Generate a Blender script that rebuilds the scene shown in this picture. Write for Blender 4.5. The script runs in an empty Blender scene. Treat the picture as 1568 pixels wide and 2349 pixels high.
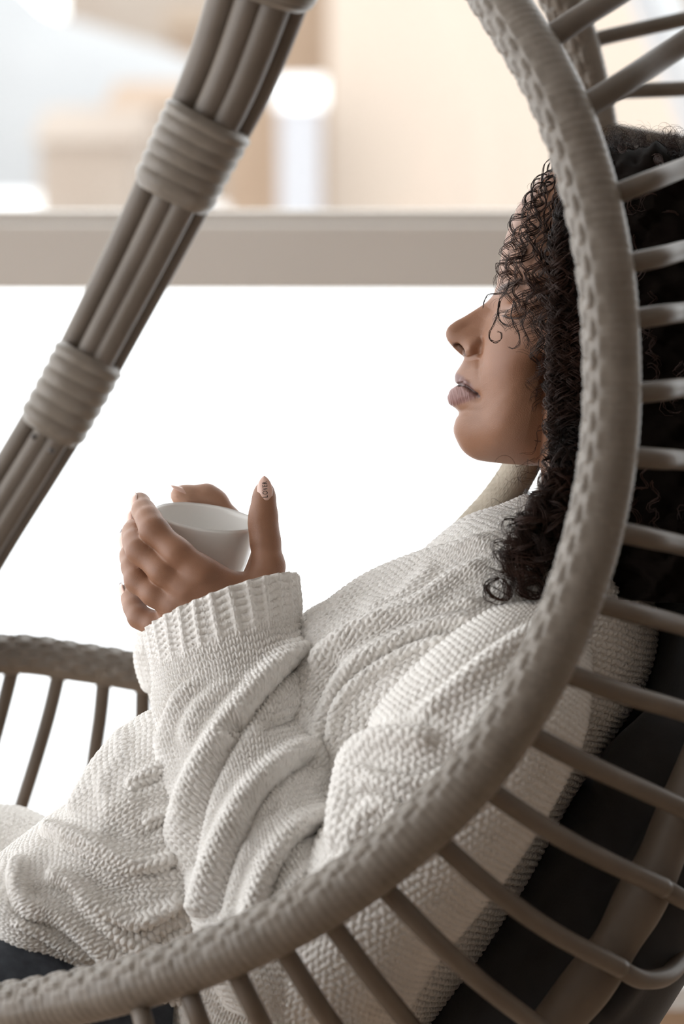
import bpy, math, random
import numpy as np
from mathutils import Matrix, Vector

random.seed(7)
rng = np.random.default_rng(11)
scene = bpy.context.scene
COL = scene.collection

# ------------------------------------------------------------------ camera, world, light
W_IMG, H_IMG = 1568.0, 2349.0
FOCAL = 103.0
F = FOCAL / 36.0 * H_IMG          # focal length in pixels
D = 2.20                          # distance to the plane of the woman's profile
PITCH = math.radians(8.0)
CAM = np.array([0.0, -2.2, 1.25])
RIGHT = np.array([1.0, 0.0, 0.0])
UP = np.array([0.0, math.sin(PITCH), math.cos(PITCH)])
FWD = np.array([0.0, math.cos(PITCH), -math.sin(PITCH)])

cam_d = bpy.data.cameras.new('camera')
cam_d.sensor_fit = 'VERTICAL'
cam_d.sensor_height = 36.0
cam_d.lens = FOCAL
cam_d.clip_start = 0.05
cam_d.clip_end = 300
cam_d.dof.use_dof = True
cam_d.dof.focus_distance = D - 0.05
cam_d.dof.aperture_fstop = 4.2
cam = bpy.data.objects.new('camera', cam_d)
COL.objects.link(cam)
cam.location = CAM.tolist()
cam.rotation_euler = (math.radians(90) - PITCH, 0, 0)
scene.camera = cam

world = bpy.data.worlds.new('overcast_sky')
scene.world = world
world.use_nodes = True
bg = world.node_tree.nodes['Background']
bg.inputs[0].default_value = (0.97, 0.985, 1.0, 1)
bg.inputs[1].default_value = 1.9

scene.view_settings.view_transform = 'Standard'
scene.view_settings.look = 'None'
scene.view_settings.gamma = 1.0
scene.view_settings.use_curve_mapping = False
scene.view_settings.exposure = 0.90
scene.cycles.use_denoising = True
scene.cycles.max_bounces = 8
scene.cycles.diffuse_bounces = 5
scene.cycles.transparent_max_bounces = 16

# ------------------------------------------------------------------ helpers
def M(px, py, w):
    """pixel + depth offset -> metric camera-aligned coordinates (right, up, away)"""
    px, py, w = np.broadcast_arrays(np.asarray(px, float), np.asarray(py, float), np.asarray(w, float))
    z = D + w
    return np.stack([(px - W_IMG / 2) / F * z, (H_IMG / 2 - py) / F * z, w], -1)

def toworld(m):
    m = np.asarray(m, float)
    return CAM + m[..., 0:1] * RIGHT + m[..., 1:2] * UP + (m[..., 2:3] + D) * FWD

def toM(wp):
    q = np.asarray(wp, float) - CAM
    return np.stack([q @ RIGHT, q @ UP, q @ FWD - D], -1)

def pix(m):
    z = D + m[..., 2]
    return m[..., 0] * F / z + W_IMG / 2, H_IMG / 2 - m[..., 1] * F / z

def P(px, py, w):
    return toworld(M(px, py, w))

def catmull(pts, n, closed=False):
    """n samples along a Catmull-Rom spline through pts (k, d), evenly spaced by arc length of the first 3 columns"""
    p = np.asarray(pts, float)
    k = len(p)
    if closed:
        idx = lambda i: p[i % k]
        segs = k
    else:
        a = 2 * p[0] - p[1]
        b = 2 * p[-1] - p[-2]
        q = np.vstack([a, p, b])
        idx = lambda i: q[i + 1]
        segs = k - 1
    per = max(8, int(4 * n / segs))
    out = []
    t = np.linspace(0, 1, per, endpoint=False)[:, None]
    for i in range(segs):
        p0, p1, p2, p3 = idx(i - 1), idx(i), idx(i + 1), idx(i + 2)
        out.append(0.5 * (2 * p1 + (p2 - p0) * t + (2 * p0 - 5 * p1 + 4 * p2 - p3) * t ** 2 + (3 * p1 - p0 - 3 * p2 + p3) * t ** 3))
    out.append((idx(0) if closed else p[-1])[None])
    o = np.vstack(out)
    d = np.linalg.norm(np.diff(o[:, :3], axis=0), axis=1)
    s = np.concatenate([[0], np.cumsum(d)])
    tt = np.linspace(0, s[-1], n + 1 if closed else n)
    if closed:
        tt = tt[:-1]
    return np.stack([np.interp(tt, s, o[:, j]) for j in range(o.shape[1])], -1)

def mesh_np(name, verts, quads=None, tris=None, smooth=True):
    me = bpy.data.meshes.new(name)
    verts = np.ascontiguousarray(verts, dtype=np.float32).reshape(-1, 3)
    loops, starts, totals = [], [], []
    n = 0
    for f, k in ((quads, 4), (tris, 3)):
        if f is None or len(f) == 0:
            continue
        f = np.asarray(f, dtype=np.int32).reshape(-1, k)
        loops.append(f.ravel())
        starts.append(n + np.arange(len(f)) * k)
        totals.append(np.full(len(f), k))
        n += f.size
    loops = np.concatenate(loops).astype(np.int32)
    starts = np.concatenate(starts).astype(np.int32)
    totals = np.concatenate(totals).astype(np.int32)
    me.vertices.add(len(verts))
    me.vertices.foreach_set('co', verts.ravel())
    me.loops.add(len(loops))
    me.loops.foreach_set('vertex_index', loops)
    me.polygons.add(len(starts))
    me.polygons.foreach_set('loop_start', starts)
    me.polygons.foreach_set('loop_total', totals)
    me.polygons.foreach_set('use_smooth', np.full(len(starts), smooth))
    me.update(calc_edges=True)
    return me

def obj(name, me, mat=None, parent=None, kind=None, label=None, cat=None, group=None):
    o = bpy.data.objects.new(name, me)
    COL.objects.link(o)
    if mat is not None and me is not None:
        me.materials.append(mat)
    if parent is not None:
        o.parent = parent
        o.matrix_parent_inverse = parent.matrix_world.inverted()
    for k, v in (('kind', kind), ('label', label), ('category', cat), ('group', group)):
        if v:
            o[k] = v
    return o

def empty(name, loc, label=None, cat=None, group=None, kind=None):
    o = bpy.data.objects.new(name, None)
    COL.objects.link(o)
    o.location = [float(c) for c in loc]
    o.matrix_world = Matrix.Translation(o.location)
    o.empty_display_size = 0.05
    for k, v in (('kind', kind), ('label', label), ('category', cat), ('group', group)):
        if v:
            o[k] = v
    return o

class Geo:
    """collects vertices, quads and triangles of one mesh"""
    def __init__(s):
        s.v, s.q, s.t, s.n = [], [], [], 0
    def add(s, v, q=None, t=None):
        v = np.asarray(v, float).reshape(-1, 3)
        s.v.append(v)
        if q is not None and len(q):
            s.q.append(np.asarray(q, int).reshape(-1, 4) + s.n)
        if t is not None and len(t):
            s.t.append(np.asarray(t, int).reshape(-1, 3) + s.n)
        s.n += len(v)
        return s
    def mesh(s, name, smooth=True):
        return mesh_np(name, np.vstack(s.v), np.vstack(s.q) if s.q else None, np.vstack(s.t) if s.t else None, smooth)

def grid_quads(ns, nt, wrap_t=True, wrap_s=False):
    i = np.arange(ns if wrap_s else ns - 1)[:, None]
    j = np.arange(nt if wrap_t else nt - 1)[None]
    i1, j1 = (i + 1) % ns, (j + 1) % nt
    return np.stack([i * nt + j, i * nt + j1, i1 * nt + j1, i1 * nt + j], -1).reshape(-1, 4)

def cap_tris(nt, base, center):
    j = np.arange(nt)
    return np.stack([base + j, base + (j + 1) % nt, np.full(nt, center)], -1)

def frames(c):
    """rotation-minimising frames along a polyline"""
    t = np.gradient(c, axis=0)
    t /= np.linalg.norm(t, axis=1)[:, None] + 1e-12
    n = np.zeros_like(c)
    ref = np.array([0, 0, 1.0]) if abs(t[0, 2]) < .9 else np.array([1.0, 0, 0])
    v = np.cross(t[0], ref)
    n[0] = v / np.linalg.norm(v)
    for i in range(1, len(c)):
        v = n[i - 1] - t[i] * np.dot(n[i - 1], t[i])
        n[i] = v / (np.linalg.norm(v) + 1e-12)
    b = np.cross(t, n)
    return t, n, b

def tube(geo, c, r, sides=12, cap=True, disp=None, closed=False, flat=1.0, inward=None):
    """round tube along polyline c with radius r (scalar or per point); disp(i_frac_len, theta) adds to the radius"""
    c = np.asarray(c, float)
    ns = len(c)
    t, n, b = frames(c)
    if closed:
        t = np.roll(c, -1, 0) - np.roll(c, 1, 0)
        t /= np.linalg.norm(t, axis=1)[:, None]
    if inward is not None:
        n = inward - t * (inward * t).sum(1)[:, None]
        n /= np.linalg.norm(n, axis=1)[:, None]
        b = np.cross(t, n)
    th = np.linspace(0, 2 * np.pi, sides, endpoint=False)
    R = np.broadcast_to(np.asarray(r, float), (ns,))[:, None] * np.ones(sides)[None]
    if disp is not None:
        s = np.concatenate([[0], np.cumsum(np.linalg.norm(np.diff(c, axis=0), axis=1))])
        R = R + disp(s[:, None], th[None])
    v = c[:, None] + R[..., None] * (np.cos(th)[None, :, None] * n[:, None] + flat * np.sin(th)[None, :, None] * b[:, None])
    q = grid_quads(ns, sides, True, closed)
    verts = v.reshape(-1, 3)
    tr = None
    if cap and not closed:
        k = len(verts)
        verts = np.vstack([verts, c[0], c[-1]])
        tr = np.vstack([cap_tris(sides, 0, k)[:, ::-1], cap_tris(sides, (ns - 1) * sides, k + 1)])
    geo.add(verts, q, tr)

def box(geo, lo, hi):
    x0, y0, z0 = lo
    x1, y1, z1 = hi
    v = [(x0, y0, z0), (x1, y0, z0), (x1, y1, z0), (x0, y1, z0), (x0, y0, z1), (x1, y0, z1), (x1, y1, z1), (x0, y1, z1)]
    geo.add(v, [(0, 3, 2, 1), (4, 5, 6, 7), (0, 1, 5, 4), (1, 2, 6, 5), (2, 3, 7, 6), (3, 0, 4, 7)])

def box_obj(name, lo, hi, mat, parent=None, bevel=0.0, **kw):
    g = Geo()
    box(g, lo, hi)
    o = obj(name, g.mesh(name, False), mat, parent, **kw)
    if bevel:
        m = o.modifiers.new('bevel', 'BEVEL')
        m.width = bevel
        m.segments = 2
    return o

# ------------------------------------------------------------------ materials
def mat(name, color, rough=0.6, **kw):
    m = bpy.data.materials.new(name)
    m.use_nodes = True
    b = m.node_tree.nodes['Principled BSDF']
    b.inputs['Base Color'].default_value = (*color, 1)
    b.inputs['Roughness'].default_value = rough
    for k, v in kw.items():
        b.inputs[k.replace('_', ' ')].default_value = v
    return m

def noisy(m, c1, c2, scale=40, detail=4, stretch=(1, 1, 1), bump=0.0, bump_scale=None, coord='Object'):
    nt = m.node_tree
    b = nt.nodes['Principled BSDF']
    tc = nt.nodes.new('ShaderNodeTexCoord')
    mp = nt.nodes.new('ShaderNodeMapping')
    mp.inputs['Scale'].default_value = stretch
    nz = nt.nodes.new('ShaderNodeTexNoise')
    nz.inputs['Scale'].default_value = scale
    nz.inputs['Detail'].default_value = detail
    cr = nt.nodes.new('ShaderNodeValToRGB')
    cr.color_ramp.elements[0].position = 0.3
    cr.color_ramp.elements[1].position = 0.7
    cr.color_ramp.elements[0].color = (*c1, 1)
    cr.color_ramp.elements[1].color = (*c2, 1)
    nt.links.new(tc.outputs[coord], mp.inputs['Vector'])
    nt.links.new(mp.outputs[0], nz.inputs['Vector'])
    nt.links.new(nz.outputs['Fac'], cr.inputs[0])
    nt.links.new(cr.outputs[0], b.inputs['Base Color'])
    if bump:
        n2 = nt.nodes.new('ShaderNodeTexNoise')
        n2.inputs['Scale'].default_value = bump_scale or scale * 3
        nt.links.new(mp.outputs[0], n2.inputs['Vector'])
        bp = nt.nodes.new('ShaderNodeBump')
        bp.inputs['Strength'].default_value = bump
        bp.inputs['Distance'].default_value = 0.001
        nt.links.new(n2.outputs['Fac'], bp.inputs['Height'])
        nt.links.new(bp.outputs[0], b.inputs['Normal'])
    return m

M_KNIT = noisy(mat('cream_chenille_yarn', (.80, .77, .73), 0.95), (.755, .73, .695), (.815, .79, .76), 60, 3, bump=.35, bump_scale=900)
M_KNIT.node_tree.nodes['Principled BSDF'].inputs['Sheen Weight'].default_value = 0.25
M_COLLAR = noisy(mat('shade_toned_yarn', (.42, .37, .30), .95), (.36, .315, .25), (.44, .39, .315), 60, 3, bump=.35, bump_scale=900)  # sweater yarn of the collar, darkened so the colour carries its shading
M_RATTAN = noisy(mat('greige_painted_rattan', (0.301, 0.262, 0.224), .5), (0.108, 0.084, 0.064), (0.150, 0.120, 0.094), 14, 4, bump=.15, bump_scale=160)
M_RATTAN2 = noisy(mat('greige_woven_rattan', (0.330, 0.297, 0.257), .42), (0.155, 0.129, 0.103), (0.20, 0.170, 0.140), 60, 4, bump=.15, bump_scale=300)
M_CUSH = noisy(mat('charcoal_velvet', (.022, .022, .024), .8), (.018, .018, .020), (.03, .03, .033), 30, 4, bump=.2, bump_scale=400)
M_CUSH.node_tree.nodes['Principled BSDF'].inputs['Sheen Weight'].default_value = 0.06
M_JEAN = noisy(mat('blue_black_denim', (.03, .035, .045), .85), (.022, .027, .036), (.04, .047, .06), 120, 4, bump=.3, bump_scale=900)
M_CAN = mat('grey_blue_board', (0.259, 0.266, 0.281), .8)
M_CAN2 = mat('white_board', (0.360, 0.371, 0.382), .8)
M_CAN3 = mat('greige_panel', (0.209, 0.184, 0.158), .8)
M_TACK = mat('dark_tack', (.05, .04, .035), .5)
M_CUP = mat('white_glazed_ceramic', (.80, .79, .77), .25)
M_HAIR = noisy(mat('dark_brown_hair', (.03, .014, .009), .5, Specular_IOR_Level=.25), (.008, .004, .003), (.042, .017, .010), 22, 3)
M_HAIRCORE = mat('black_brown_hair_mass', (.006, .004, .003), .9, Specular_IOR_Level=.05)
M_NAIL = mat('nude_gel_nail', (.72, .48, .40), .18, Coat_Weight=.4)
M_NAILTIP = mat('dark_nail_art', (.05, .012, .014), .3)
M_INK = mat('black_nail_lettering', (.012, .01, .01), .4)
M_EYE = mat('moist_eye', (.55, .5, .47), .12)
M_FRAME = noisy(mat('taupe_window_frame', (.50, .46, .42), .5), (.56, .515, .47), (.60, .555, .51), 3, 2)
M_WALL2 = mat('warm_grey_wall', (.30, .26, .225), .9)
M_WALL = mat('white_wall', (.64, .63, .61), .9)
M_FLOOR = noisy(mat('pale_oak_floor', (.50, .36, .25), .45), (.30, .21, .14), (.38, .27, .185), 4, 5, (1, 14, 1))
M_SILL = noisy(mat('oak_sill', (.55, .40, .28), .5), (.52, .37, .25), (.60, .45, .32), 5, 5, (1, 10, 10))
M_SNOW = noisy(mat('snow', (.93, .94, .95), .9), (.92, .93, .94), (.95, .955, .96), .6, 3)
M_BANK = noisy(mat('shade_grey_snow', (0.185, 0.185, 0.185), .9), (0.277, 0.277, 0.279), (0.310, 0.310, 0.312), .3, 3)  # snow of the bank, its shade put into a grey base colour
M_PEACH = noisy(mat('peach_render', (0.670, 0.504, 0.374), .9), (0.382, 0.311, 0.253), (0.403, 0.331, 0.274), .35, 3)
M_TAN = noisy(mat('tan_render', (0.504, 0.338, 0.223), .9), (0.274, 0.191, 0.130), (0.317, 0.230, 0.166), .5, 3)
M_PALE = mat('pale_lavender_render', (0.330, 0.323, 0.334), .9)
M_BEIGE = noisy(mat('beige_render', (0.595, 0.476, 0.378), .9), (0.301, 0.241, 0.196), (0.343, 0.290, 0.245), .8, 3)
M_ROOF = mat('brown_roof', (0.225, 0.165, 0.116), .9)

def glass_mat():
    m = bpy.data.materials.new('window_glass')
    m.use_nodes = True
    nt = m.node_tree
    nt.nodes.remove(nt.nodes['Principled BSDF'])
    tr = nt.nodes.new('ShaderNodeBsdfTransparent')
    tr.inputs[0].default_value = (.97, .98, .98, 1)
    gl = nt.nodes.new('ShaderNodeBsdfGlossy')
    gl.inputs['Roughness'].default_value = 0.02
    mx = nt.nodes.new('ShaderNodeMixShader')
    mx.inputs[0].default_value = 0.04
    nt.links.new(tr.outputs[0], mx.inputs[1])
    nt.links.new(gl.outputs[0], mx.inputs[2])
    nt.links.new(mx.outputs[0], nt.nodes['Material Output'].inputs[0])
    return m
M_GLASS = glass_mat()

# ------------------------------------------------------------------ the room
WIN_Y = 1.35                      # plane of the window wall
def on_plane_y(px, py, Y):
    d = FWD + (px - W_IMG / 2) / F * RIGHT + (H_IMG / 2 - py) / F * UP
    return CAM + d * ((Y - CAM[1]) / d[1])

RX0, RX1, RY0, RZ1 = -2.6, 2.0, -4.0, 2.7
LW_Y = -2.4                       # the left side is glazed from here to the window wall
g = Geo(); box(g, (RX0 - .2, RY0 - .2, -.12), (RX1 + .2, WIN_Y + .12, 0))
obj('floor', g.mesh('floor', False), M_FLOOR, kind='structure', label='pale oak floor of the room')
box_obj('ceiling', (RX0 - .2, RY0 - .2, RZ1), (RX1 + .2, WIN_Y + .12, RZ1 + .1), M_WALL, kind='structure', label='plain white ceiling above the chair')
box_obj('wall_right', (RX1, RY0 - .2, 0), (RX1 + .12, WIN_Y + .12, RZ1), M_WALL2, kind='structure', label='plain warm grey side wall')

box_obj('wall_front', (RX0 - .2, RY0 - .12, 0), (RX1, RY0, RZ1), M_WALL2, kind='structure', label='plain warm grey wall behind the camera')
box_obj('wall_left', (RX0 - .12, RY0, 0), (RX0, LW_Y, RZ1), M_WALL, kind='structure', label='plain white wall beside the side glazing')

zt0 = on_plane_y(784, 660, WIN_Y)[2]
zt1 = on_plane_y(784, 512, WIN_Y)[2]
zt2 = on_plane_y(784, 482, WIN_Y)[2]
z_sill = on_plane_y(1530, 2240, WIN_Y - .06)[2]
win = empty('window_1', (-.5, WIN_Y, z_sill), kind='structure', label='wide taupe framed window behind the woman')
box_obj('transom', (RX0, WIN_Y - .04, zt0), (RX1, WIN_Y + .05, zt1), M_FRAME, win, .004)
box_obj('glazing_bead', (RX0, WIN_Y - .018, zt1), (RX1, WIN_Y + .03, zt2), M_FRAME, win, .004)
box_obj('frame_rail', (RX0, WIN_Y - .04, z_sill), (RX1, WIN_Y + .05, z_sill + .035), M_FRAME, win, .004)
box_obj('frame_rail', (RX0, WIN_Y - .04, RZ1 - .1), (RX1, WIN_Y + .05, RZ1), M_FRAME, win, .004)
XM = (RX0, -1.55, 1.0, RX1 - .08)
for x in XM:
    box_obj('mullion', (x, WIN_Y - .045, z_sill + .035), (x + .08, WIN_Y + .05, RZ1 - .1), M_FRAME, win, .004)
for a, b in zip(XM[:-1], XM[1:]):
    for z0, z1 in ((z_sill + .035, zt0), (zt2, RZ1 - .1)):
        box_obj('pane', (a + .08, WIN_Y + .0, z0), (b, WIN_Y + .006, z1), M_GLASS, win)
box_obj('wall_back', (RX0 - .2, WIN_Y - .05, 0), (RX1, WIN_Y + .12, z_sill - .03), M_SILL, kind='structure', label='low oak plinth under the window')
box_obj('trim_1', (RX0 - .2, WIN_Y - .10, z_sill - .03), (RX1, WIN_Y + .12, z_sill), M_WALL, kind='structure', label='white window sill ledge above the oak plinth')

# ------------------------------------------------------------------ outside the window
GZ = -0.25
g = Geo()
nx, ny = 60, 60
xs = np.linspace(-60, 60, nx); ys = np.linspace(WIN_Y + .2, 90, ny)
X, Y = np.meshgrid(xs, ys, indexing='ij')
Z = GZ + np.clip((Y - 34) / 20, 0, 1) ** 2 * np.clip((-X + 2) / 10, 0, 1) * 3.0 + .12 * np.sin(X * .35 + 1) * np.sin(Y * .22)
g.add(np.stack([X, Y, Z], -1), grid_quads(nx, ny, False))
obj('ground', g.mesh('ground'), M_SNOW, kind='structure', label='snow covered ground outside the window')

def ground_dist(py):
    """distance along Y where a level ground seen at pixel row py lies"""
    a = PITCH + math.atan((py - H_IMG / 2) / F)
    return (CAM[2] - GZ) / math.tan(a)

def house(x0, x1, y, depth, z1, matw, matr, label, roof_h=1.6, wins=(), roof_over=.4):
    e = empty('house', ((x0 + x1) / 2, y + depth / 2, GZ), label, 'house', 'houses outside the window')
    w = box_obj('wall', (x0, y, GZ - .3), (x1, y + depth, z1), matw, e)
    if roof_h:
        g = Geo()
        o = roof_over
        xm = (x0 + x1) / 2
        pts = [(x0 - o, y - o, z1), (x1 + o, y - o, z1), (x1 + o, y + depth + o, z1), (x0 - o, y + depth + o, z1),
               (x0 - o, y + depth / 2, z1 + roof_h), (x1 + o, y + depth / 2, z1 + roof_h)]
        g.add(pts, [(0, 1, 5, 4), (2, 3, 4, 5), (0, 3, 2, 1)], [(1, 2, 5), (3, 0, 4)])
        obj('roof', g.mesh('roof', False), matr, e)
    for (a, b, c, d) in wins:
        box_obj('window', (a, y - .06, c), (b, y + .02, d), M_PALE, e)
    return e

def hx(px, Y):
    return on_plane_y(px, 400, Y)[0]
def hz(py, Y):
    return on_plane_y(784, py, Y)[2]

Yp = 24.0
house(hx(752, Yp), hx(2300, Yp), Yp, 10, 9.0, M_PEACH, M_ROOF, 'large peach rendered house filling the right of the window view')
Yq = 26.0
house(hx(520, Yq), hx(752, Yq), Yq, 6, hz(-160, Yq), M_TAN, M_ROOF, 'tan rendered house wing beside the large peach house', 0)
Yr = 23.0
house(hx(640, Yr), hx(735, Yr), Yr, .8, hz(245, Yr), M_PALE, M_SNOW, 'small pale porch in front of the tan house wing', .25, roof_over=.03)
Ys = 33.0
house(hx(90, Ys), hx(300, Ys), Ys, 4, hz(325, Ys), M_BEIGE, M_BEIGE, 'low beige shed at the left of the window view', .4, roof_over=.1)
house(hx(255, Ys + 5), hx(520, Ys + 5), Ys + 5, 5, hz(245, Ys + 5), M_BEIGE, M_TAN, 'beige cottage with a tan roof behind the low shed', .35, roof_over=.1)
Yu = 52.0
house(hx(150, Yu), hx(600, Yu), Yu, 8, hz(-130, Yu), M_BEIGE, M_ROOF, 'distant beige house above the snowy bank', 1.0)
house(hx(390, Yu - 3), hx(480, Yu - 3), Yu - 3, 2, hz(70, Yu - 3), M_TAN, M_ROOF, 'small brown hut in front of the distant beige house', .4, roof_over=.1)
# snow bank that climbs behind the low shed
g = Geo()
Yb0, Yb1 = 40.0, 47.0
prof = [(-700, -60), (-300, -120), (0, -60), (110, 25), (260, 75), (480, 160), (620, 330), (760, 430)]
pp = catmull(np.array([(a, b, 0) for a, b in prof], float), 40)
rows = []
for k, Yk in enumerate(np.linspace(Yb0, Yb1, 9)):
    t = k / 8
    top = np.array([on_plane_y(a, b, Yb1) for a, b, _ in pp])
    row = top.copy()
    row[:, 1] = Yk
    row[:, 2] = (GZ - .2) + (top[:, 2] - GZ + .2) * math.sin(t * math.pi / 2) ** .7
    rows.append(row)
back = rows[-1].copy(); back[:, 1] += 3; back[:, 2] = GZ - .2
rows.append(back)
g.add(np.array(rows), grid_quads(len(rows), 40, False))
obj('bank', g.mesh('bank'), M_BANK, kind='structure', label='snow bank rising behind the low beige shed, shade put into its grey')

def beam(name, p, q, th, mt, parent, dep=.15):
    p, q = np.array(p), np.array(q)
    d = (q - p) / np.linalg.norm(q - p)
    sd = np.cross(d, [0, 1, 0]); sd /= np.linalg.norm(sd)
    v = [a + sd * i * th / 2 + np.array([0, j * dep, 0]) for a in (p, q) for i in (-1, 1) for j in (0, 1)]
    g = Geo(); g.add(v, [(0, 1, 3, 2), (4, 6, 7, 5), (0, 4, 5, 1), (2, 3, 7, 6), (0, 2, 6, 4), (1, 5, 7, 3)])
    return obj(name, g.mesh(name, False), mt, parent)
Yv = 14.0
verge = empty('canopy', on_plane_y(1560, 300, Yv), 'sloping white and grey canopy outside at the upper right of the window', 'canopy')
sc_ = (Yv + 2.2) / F
beam('edge_board', on_plane_y(1405, -160, Yv), on_plane_y(1640, 420, Yv), 30 * sc_, M_CAN, verge)
beam('edge_board', on_plane_y(1460, -160, Yv), on_plane_y(1700, 400, Yv), 46 * sc_, M_CAN2, verge)
beam('panel', on_plane_y(1580, -200, Yv + .4), on_plane_y(1800, 330, Yv + .4), 170 * sc_, M_CAN3, verge)

# ------------------------------------------------------------------ the egg chair
chair = empty('egg_chair', (0.05, .1, 0), 'greige woven rattan egg chair the woman sits in', 'chair')

def wtube(name, pts, r_px=None, r=None, n=80, sides=12, mt=None, parent=None, disp=None, closed=False, **kw):
    c = toworld(catmull(M(*np.array(pts, float).T[:3]), n, closed))
    g = Geo()
    tube(g, c, r, sides, True, disp, closed)
    return obj(name, g.mesh(name), mt or M_RATTAN, parent, **kw)

RIM = [(700, -520, .12), (880, -330, -.06), (1030, -160, -.17), (1147, 0, -.24), (1268, 200, -.29), (1343, 400, -.31), (1387, 600, -.325), (1404, 800, -.33),
       (1401, 1000, -.335), (1369, 1200, -.34), (1307, 1400, -.345), (1210, 1600, -.35), (1080, 1785, -.35), (930, 1932, -.345),
       (770, 2052, -.335), (600, 2146, -.32), (440, 2213, -.30), (290, 2262, -.28), (140, 2296, -.25), (0, 2316, -.22), (-250, 2310, -.13),
       (-520, 2180, .03), (-640, 1950, .20), (-560, 1700, .33), (-330, 1540, .42), (0, 1502, .46), (180, 1520, .465), (345, 1548, .465), (560, 1590, .46), (800, 1580, .45),
       (1050, 1450, .43), (1230, 1230, .41), (1330, 950, .39), (1375, 650, .36), (1380, 400, .33), (1350, 200, .31), (1290, 0, .29), (1180, -200, .26), (1000, -400, .22), (850, -520, .18)]
rim_c = toworld(catmull(M(*np.array(RIM, float).T), 2400, True))

def weave(s, th):
    # cane strands over a round core: staggered raised patches on the inner side, plain wraps elsewhere
    L = .0205
    k = th / (2 * np.pi) * 15 + .5
    col = np.floor(k)
    fr = k - col
    ph = s / L + .5 * (col % 2) + .08 * np.sin(col * 4.7)
    fp = ph - np.floor(ph)
    patch = np.clip(1 - ((fp - .5) / .34) ** 4, 0, 1) ** .5
    h = np.clip(1 - (1.15 * (2 * fr - 1)) ** 4, 0, 1) * patch + .25 * np.abs(np.sin(np.pi * s / .0058))
    wrap = .5 * np.abs(np.sin(np.pi * s / .0058)) ** .7
    sel = .5 + .5 * np.tanh(5.0 * (np.cos(th - WEAVE_TH) - .08))
    return .0020 * sel * h + .0011 * (1 - sel) * wrap
WEAVE_TH = -0.55

g = Geo()
inw = toworld(M(620, 1150, .03)) - rim_c
tube(g, rim_c, .0176, 90, False, weave, True, inward=inw)
obj('woven_rim', g.mesh('woven_rim'), M_RATTAN2, chair, label='greige woven cane rim around the chair opening')
RIM_M = catmull(M(*np.array(RIM, float).T), 2400, True)

# spokes of the near side: from the rim back to the cage ring
near_spokes = [((1262, 88), (1330, 40), (1440, -30), (1560, -120)), ((1352, 246), (1430, 190), (1520, 130), (1640, 50)),
               ((1426, 448), (1490, 415), (1568, 385), (1690, 340)), ((1458, 606), (1510, 590), (1568, 575), (1700, 545)),
               ((1470, 733), (1520, 722), (1568, 716), (1700, 700)), ((1474, 905), (1520, 896), (1568, 890), (1700, 880)),
               ((1466, 1052), (1520, 1053), (1568, 1056), (1700, 1070)), ((1440, 1226), (1500, 1237), (1568, 1252), (1700, 1290)),
               ((1385, 1392), (1460, 1408), (1568, 1436), (1700, 1480)), ((1315, 1557), (1420, 1588), (1568, 1632), (1700, 1680)),
               ((1236, 1700), (1350, 1755), (1480, 1815), (1620, 1880)), ((1145, 1835), (1260, 1905), (1390, 1975), (1525, 2038)),
               ((1030, 1962), (1130, 2040), (1270, 2140), (1425, 2222)), ((905, 2070), (990, 2150), (1110, 2260), (1240, 2360)),
               ((785, 2165), (850, 2240), (930, 2340), (1010, 2440)), ((678, 2235), (720, 2290), (775, 2370), (830, 2450)),
               ((562, 2285), (585, 2320), (615, 2380), (650, 2450)), ((447, 2315), (458, 2345), (475, 2390), (500, 2450)),
               ((330, 2345), (335, 2365), (345, 2400), (360, 2450))]
for k, s in enumerate(near_spokes):
    w0 = -.335 if k < 14 else -.315
    if k == 0: w0 = -.27
    if k == 1: w0 = -.295
    w1 = -.19 if k < 9 else -.22
    ws = [w0, w0 * .8 + w1 * .2, w0 * .4 + w1 * .6, w1]
    px_, py_ = pix(RIM_M[:1600])
    q_ = np.argmin(np.hypot(px_ - s[0][0], py_ - s[0][1]) + 1e3 * (RIM_M[:1600, 2] > 0))
    pts = [(px_[q_] * .7 + s[0][0] * .3, py_[q_] * .7 + s[0][1] * .3, RIM_M[q_, 2] + .004)] + [(x, y, w) for (x, y), w in list(zip(s, ws))[1:]]
    wtube('spoke', pts, r=.0068 if k > 1 else .0085, n=40, sides=12, parent=chair)
    # the wrapped socket where the spoke meets the rim
# spokes of the far side
far_spokes = [((-70, 1530), (-110, 1640), (-160, 1800), (-220, 1950)), ((30, 1530), (10, 1610), (-20, 1720), (-60, 1850)), ((136, 1540), (112, 1640), (80, 1750), (42, 1870)),
              ((238, 1560), (230, 1640), (217, 1730), (200, 1850)), ((328, 1570), (326, 1650), (322, 1750), (315, 1900)), ((420, 1590), (420, 1700), (415, 1800), (410, 1900)),
              ((1285, 22), (1340, -5), (1420, -40), (1560, -100)), ((1312, 104), (1400, 82), (1490, 62), (1640, 28)), ((1350, 212), (1430, 209), (1510, 206), (1660, 200)),
              ((1385, 300), (1440, 312), (1500, 322), (1640, 345))]
for k, s in enumerate(far_spokes):
    w = .465 if k < 6 else .31
    pts = [(x, y, w + .015 * j) for j, (x, y) in enumerate(s)]
    wtube('spoke', pts, r=.0072 if k < 6 else (.0068 if k < 9 else .0085), n=30, sides=12, parent=chair)

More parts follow.
